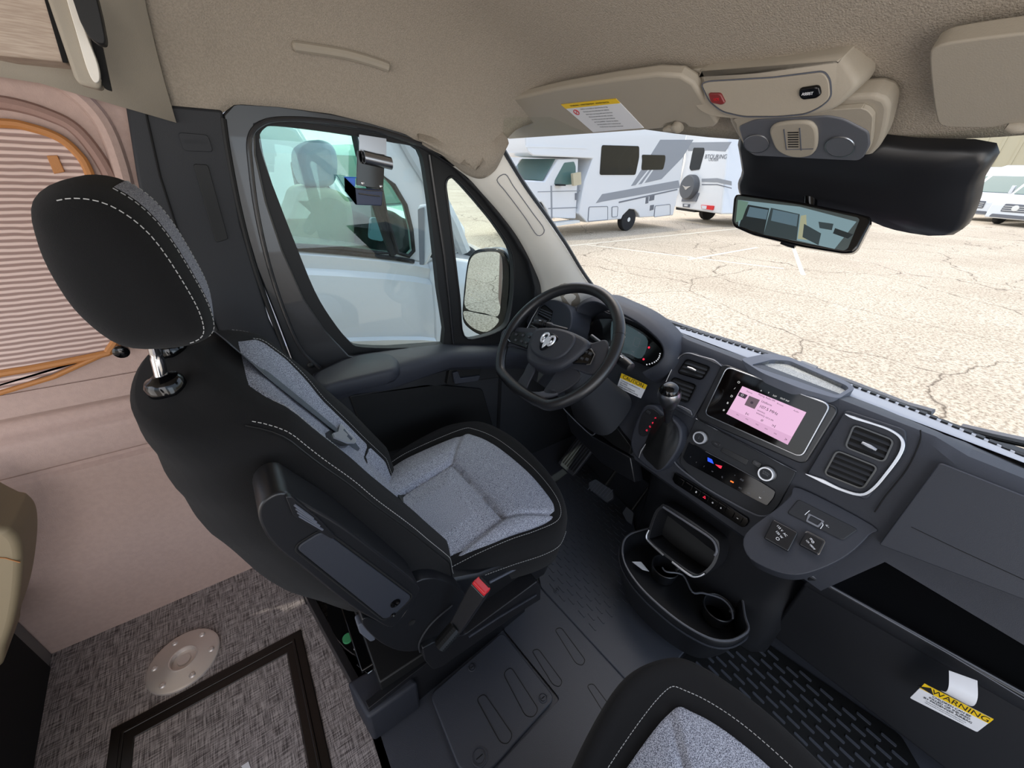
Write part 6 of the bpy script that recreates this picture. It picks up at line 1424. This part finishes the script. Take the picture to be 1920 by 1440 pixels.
# far side, roof
g=G(); g.box(-3.5,YN,1.98,.75,YN+1.9,2.05); g.build('roof','silver_paint',SV,bev=.02)
g=G(); g.box(-3.5,YN+1.86,bz(0),-.55,YN+1.9,2.0); g.box(.2,YN+1.86,bz(0)-.1,.34,YN+1.9,2.0); g.build('far_pillar','silver_paint',SV)
q=[FNg.p(*FNg.px(842,425),.0),FNg.p(*FNg.px(760,270),.0)]; q+=[q[1]+V((0,1.8,0)),q[0]+V((0,1.8,0))]
g=G(); g.hexa([p+V((.03,.02,0)) for p in q],(.005,0,.004)); g.build('windscreen','van_glass',SV)
g=G(); g.tube([FNg.p(*FNg.px(x,y),.02) for x,y in ((745,235),(775,290),(812,350),(848,420),(868,470))],.045,8); g.build('windscreen_pillar','silver_paint',SV)
# its seat and dashboard inside
F5=F((0,2.85,0),(1,0,0),(0,0,1))
g=G(); g.plate(F5,c2(F5.pp([(545,400),(562,360),(600,352),(640,362),(660,400),(655,520),(560,560),(500,500)]),4),.06,-.42); cs_=g.build('van_seat','seat_cream',SV,bev=.05,seg=3)
g=G(); g.plate(F5,c2(F5.pp([(560,300),(568,275),(600,262),(628,275),(636,310),(628,345),(600,352),(572,345)]),4),0,-.28); g.build('headrest','seat_blue',cs_,bev=.04,seg=3)
for x in (596,612): g=G(); g.tube([F5.p(*F5.px(x,340),-.12),F5.p(*F5.px(x,362),-.12)],.012,8); g.build('headrest_post','chrome',cs_)
F6=F((0,3.1,0),(1,0,0),(0,0,1))
g=G(); g.plate(F6,F6.pp([(650,395),(690,380),(720,400),(790,420),(840,450),(840,500),(650,500)]),.5,-.8); dsh=g.build('van_dashboard','plastic_soft',SV,bev=.03,seg=3)
g=G(); g.plate(F6,rp(F6.pp([(650,390),(676,392),(672,430),(648,425)]),.02),.53,.5); g.build('dash_screen','seat_blue',dsh)
# its door mirror
F7=F(ony(798,440,2.10),(.8,-.6,0),(0,0,1)); g=G(); g.plate(F7,rp(F7.pp([(782,390),(786,384),(806,382),(815,392),(812,470),(798,498),(786,497)]),.015),0,-.10); mm=g.build('wing_mirror','silver_paint',SV,bev=.02,seg=3)
g=G(); g.plate(F7,rp(F7.pp([(784,392),(796,388),(796,496),(787,496)]),.008),.008,-.01); g.build('mirror_edge','grey_decal2',mm)
g=G(); g.tube([F7.p(*F7.px(806,475),-.05),V((1.2,2.36,.80))],.03,8); g.build('mirror_arm','rubber',mm)
# ---- parking lines
def line(a,b,w=.10):
    p,q=ong(*a),ong(*b); d=(q-p).normalized(); s=d.cross(GN)*w/2; g=G(); g.hexa([p+s,q+s,q-s,p-s],GN*.004); o=g.build('parking_line','paint_line'); o['kind']='structure'; return o
line((1068,461),(1420,425)); line((1100,459),(1470,504)); line((1290,487),(1420,464)); line((1484,455),(1506,516))
# ---- wipers lying at the foot of the windshield
def wiper(P,label,d=-.03):
    T=thing('windshield_wiper',label,'wiper',hit(*P[0],WS)); pts=[hit(x,y,lambda p:WS(p)+d) for x,y in P]
    g=G(); g.tube(pts,.009,6); g.build('wiper_arm','grey_ink',T)
    g=G(); g.tube([p+V((0,0,-.012)) for p in pts],.006,6); g.build('wiper_blade','rubber',T)
    a=pts[len(pts)//2]; b=pts[len(pts)//2+1]; g=G(); g.tube([a,a.lerp(b,.35)],.014,6); g.build('wiper_joint','grey_decal2',T)
wiper([(1238,597),(1330,628),(1440,662),(1500,682),(1590,715),(1700,758),(1750,772)],'grey windshield wiper lying along the foot of the glass behind the dashboard')
wiper([(1806,800),(1870,815),(1930,828),(2010,850)],'second windshield wiper at the right edge below the vans')
g=G(); g.grid(lambda u,v:V((wsx(1.15-2.0*u,.80)+.03+.25*v,1.15-2.0*u,.80-.06*v)),30,2); o=g.build('trim_5','rubber'); struct(o)
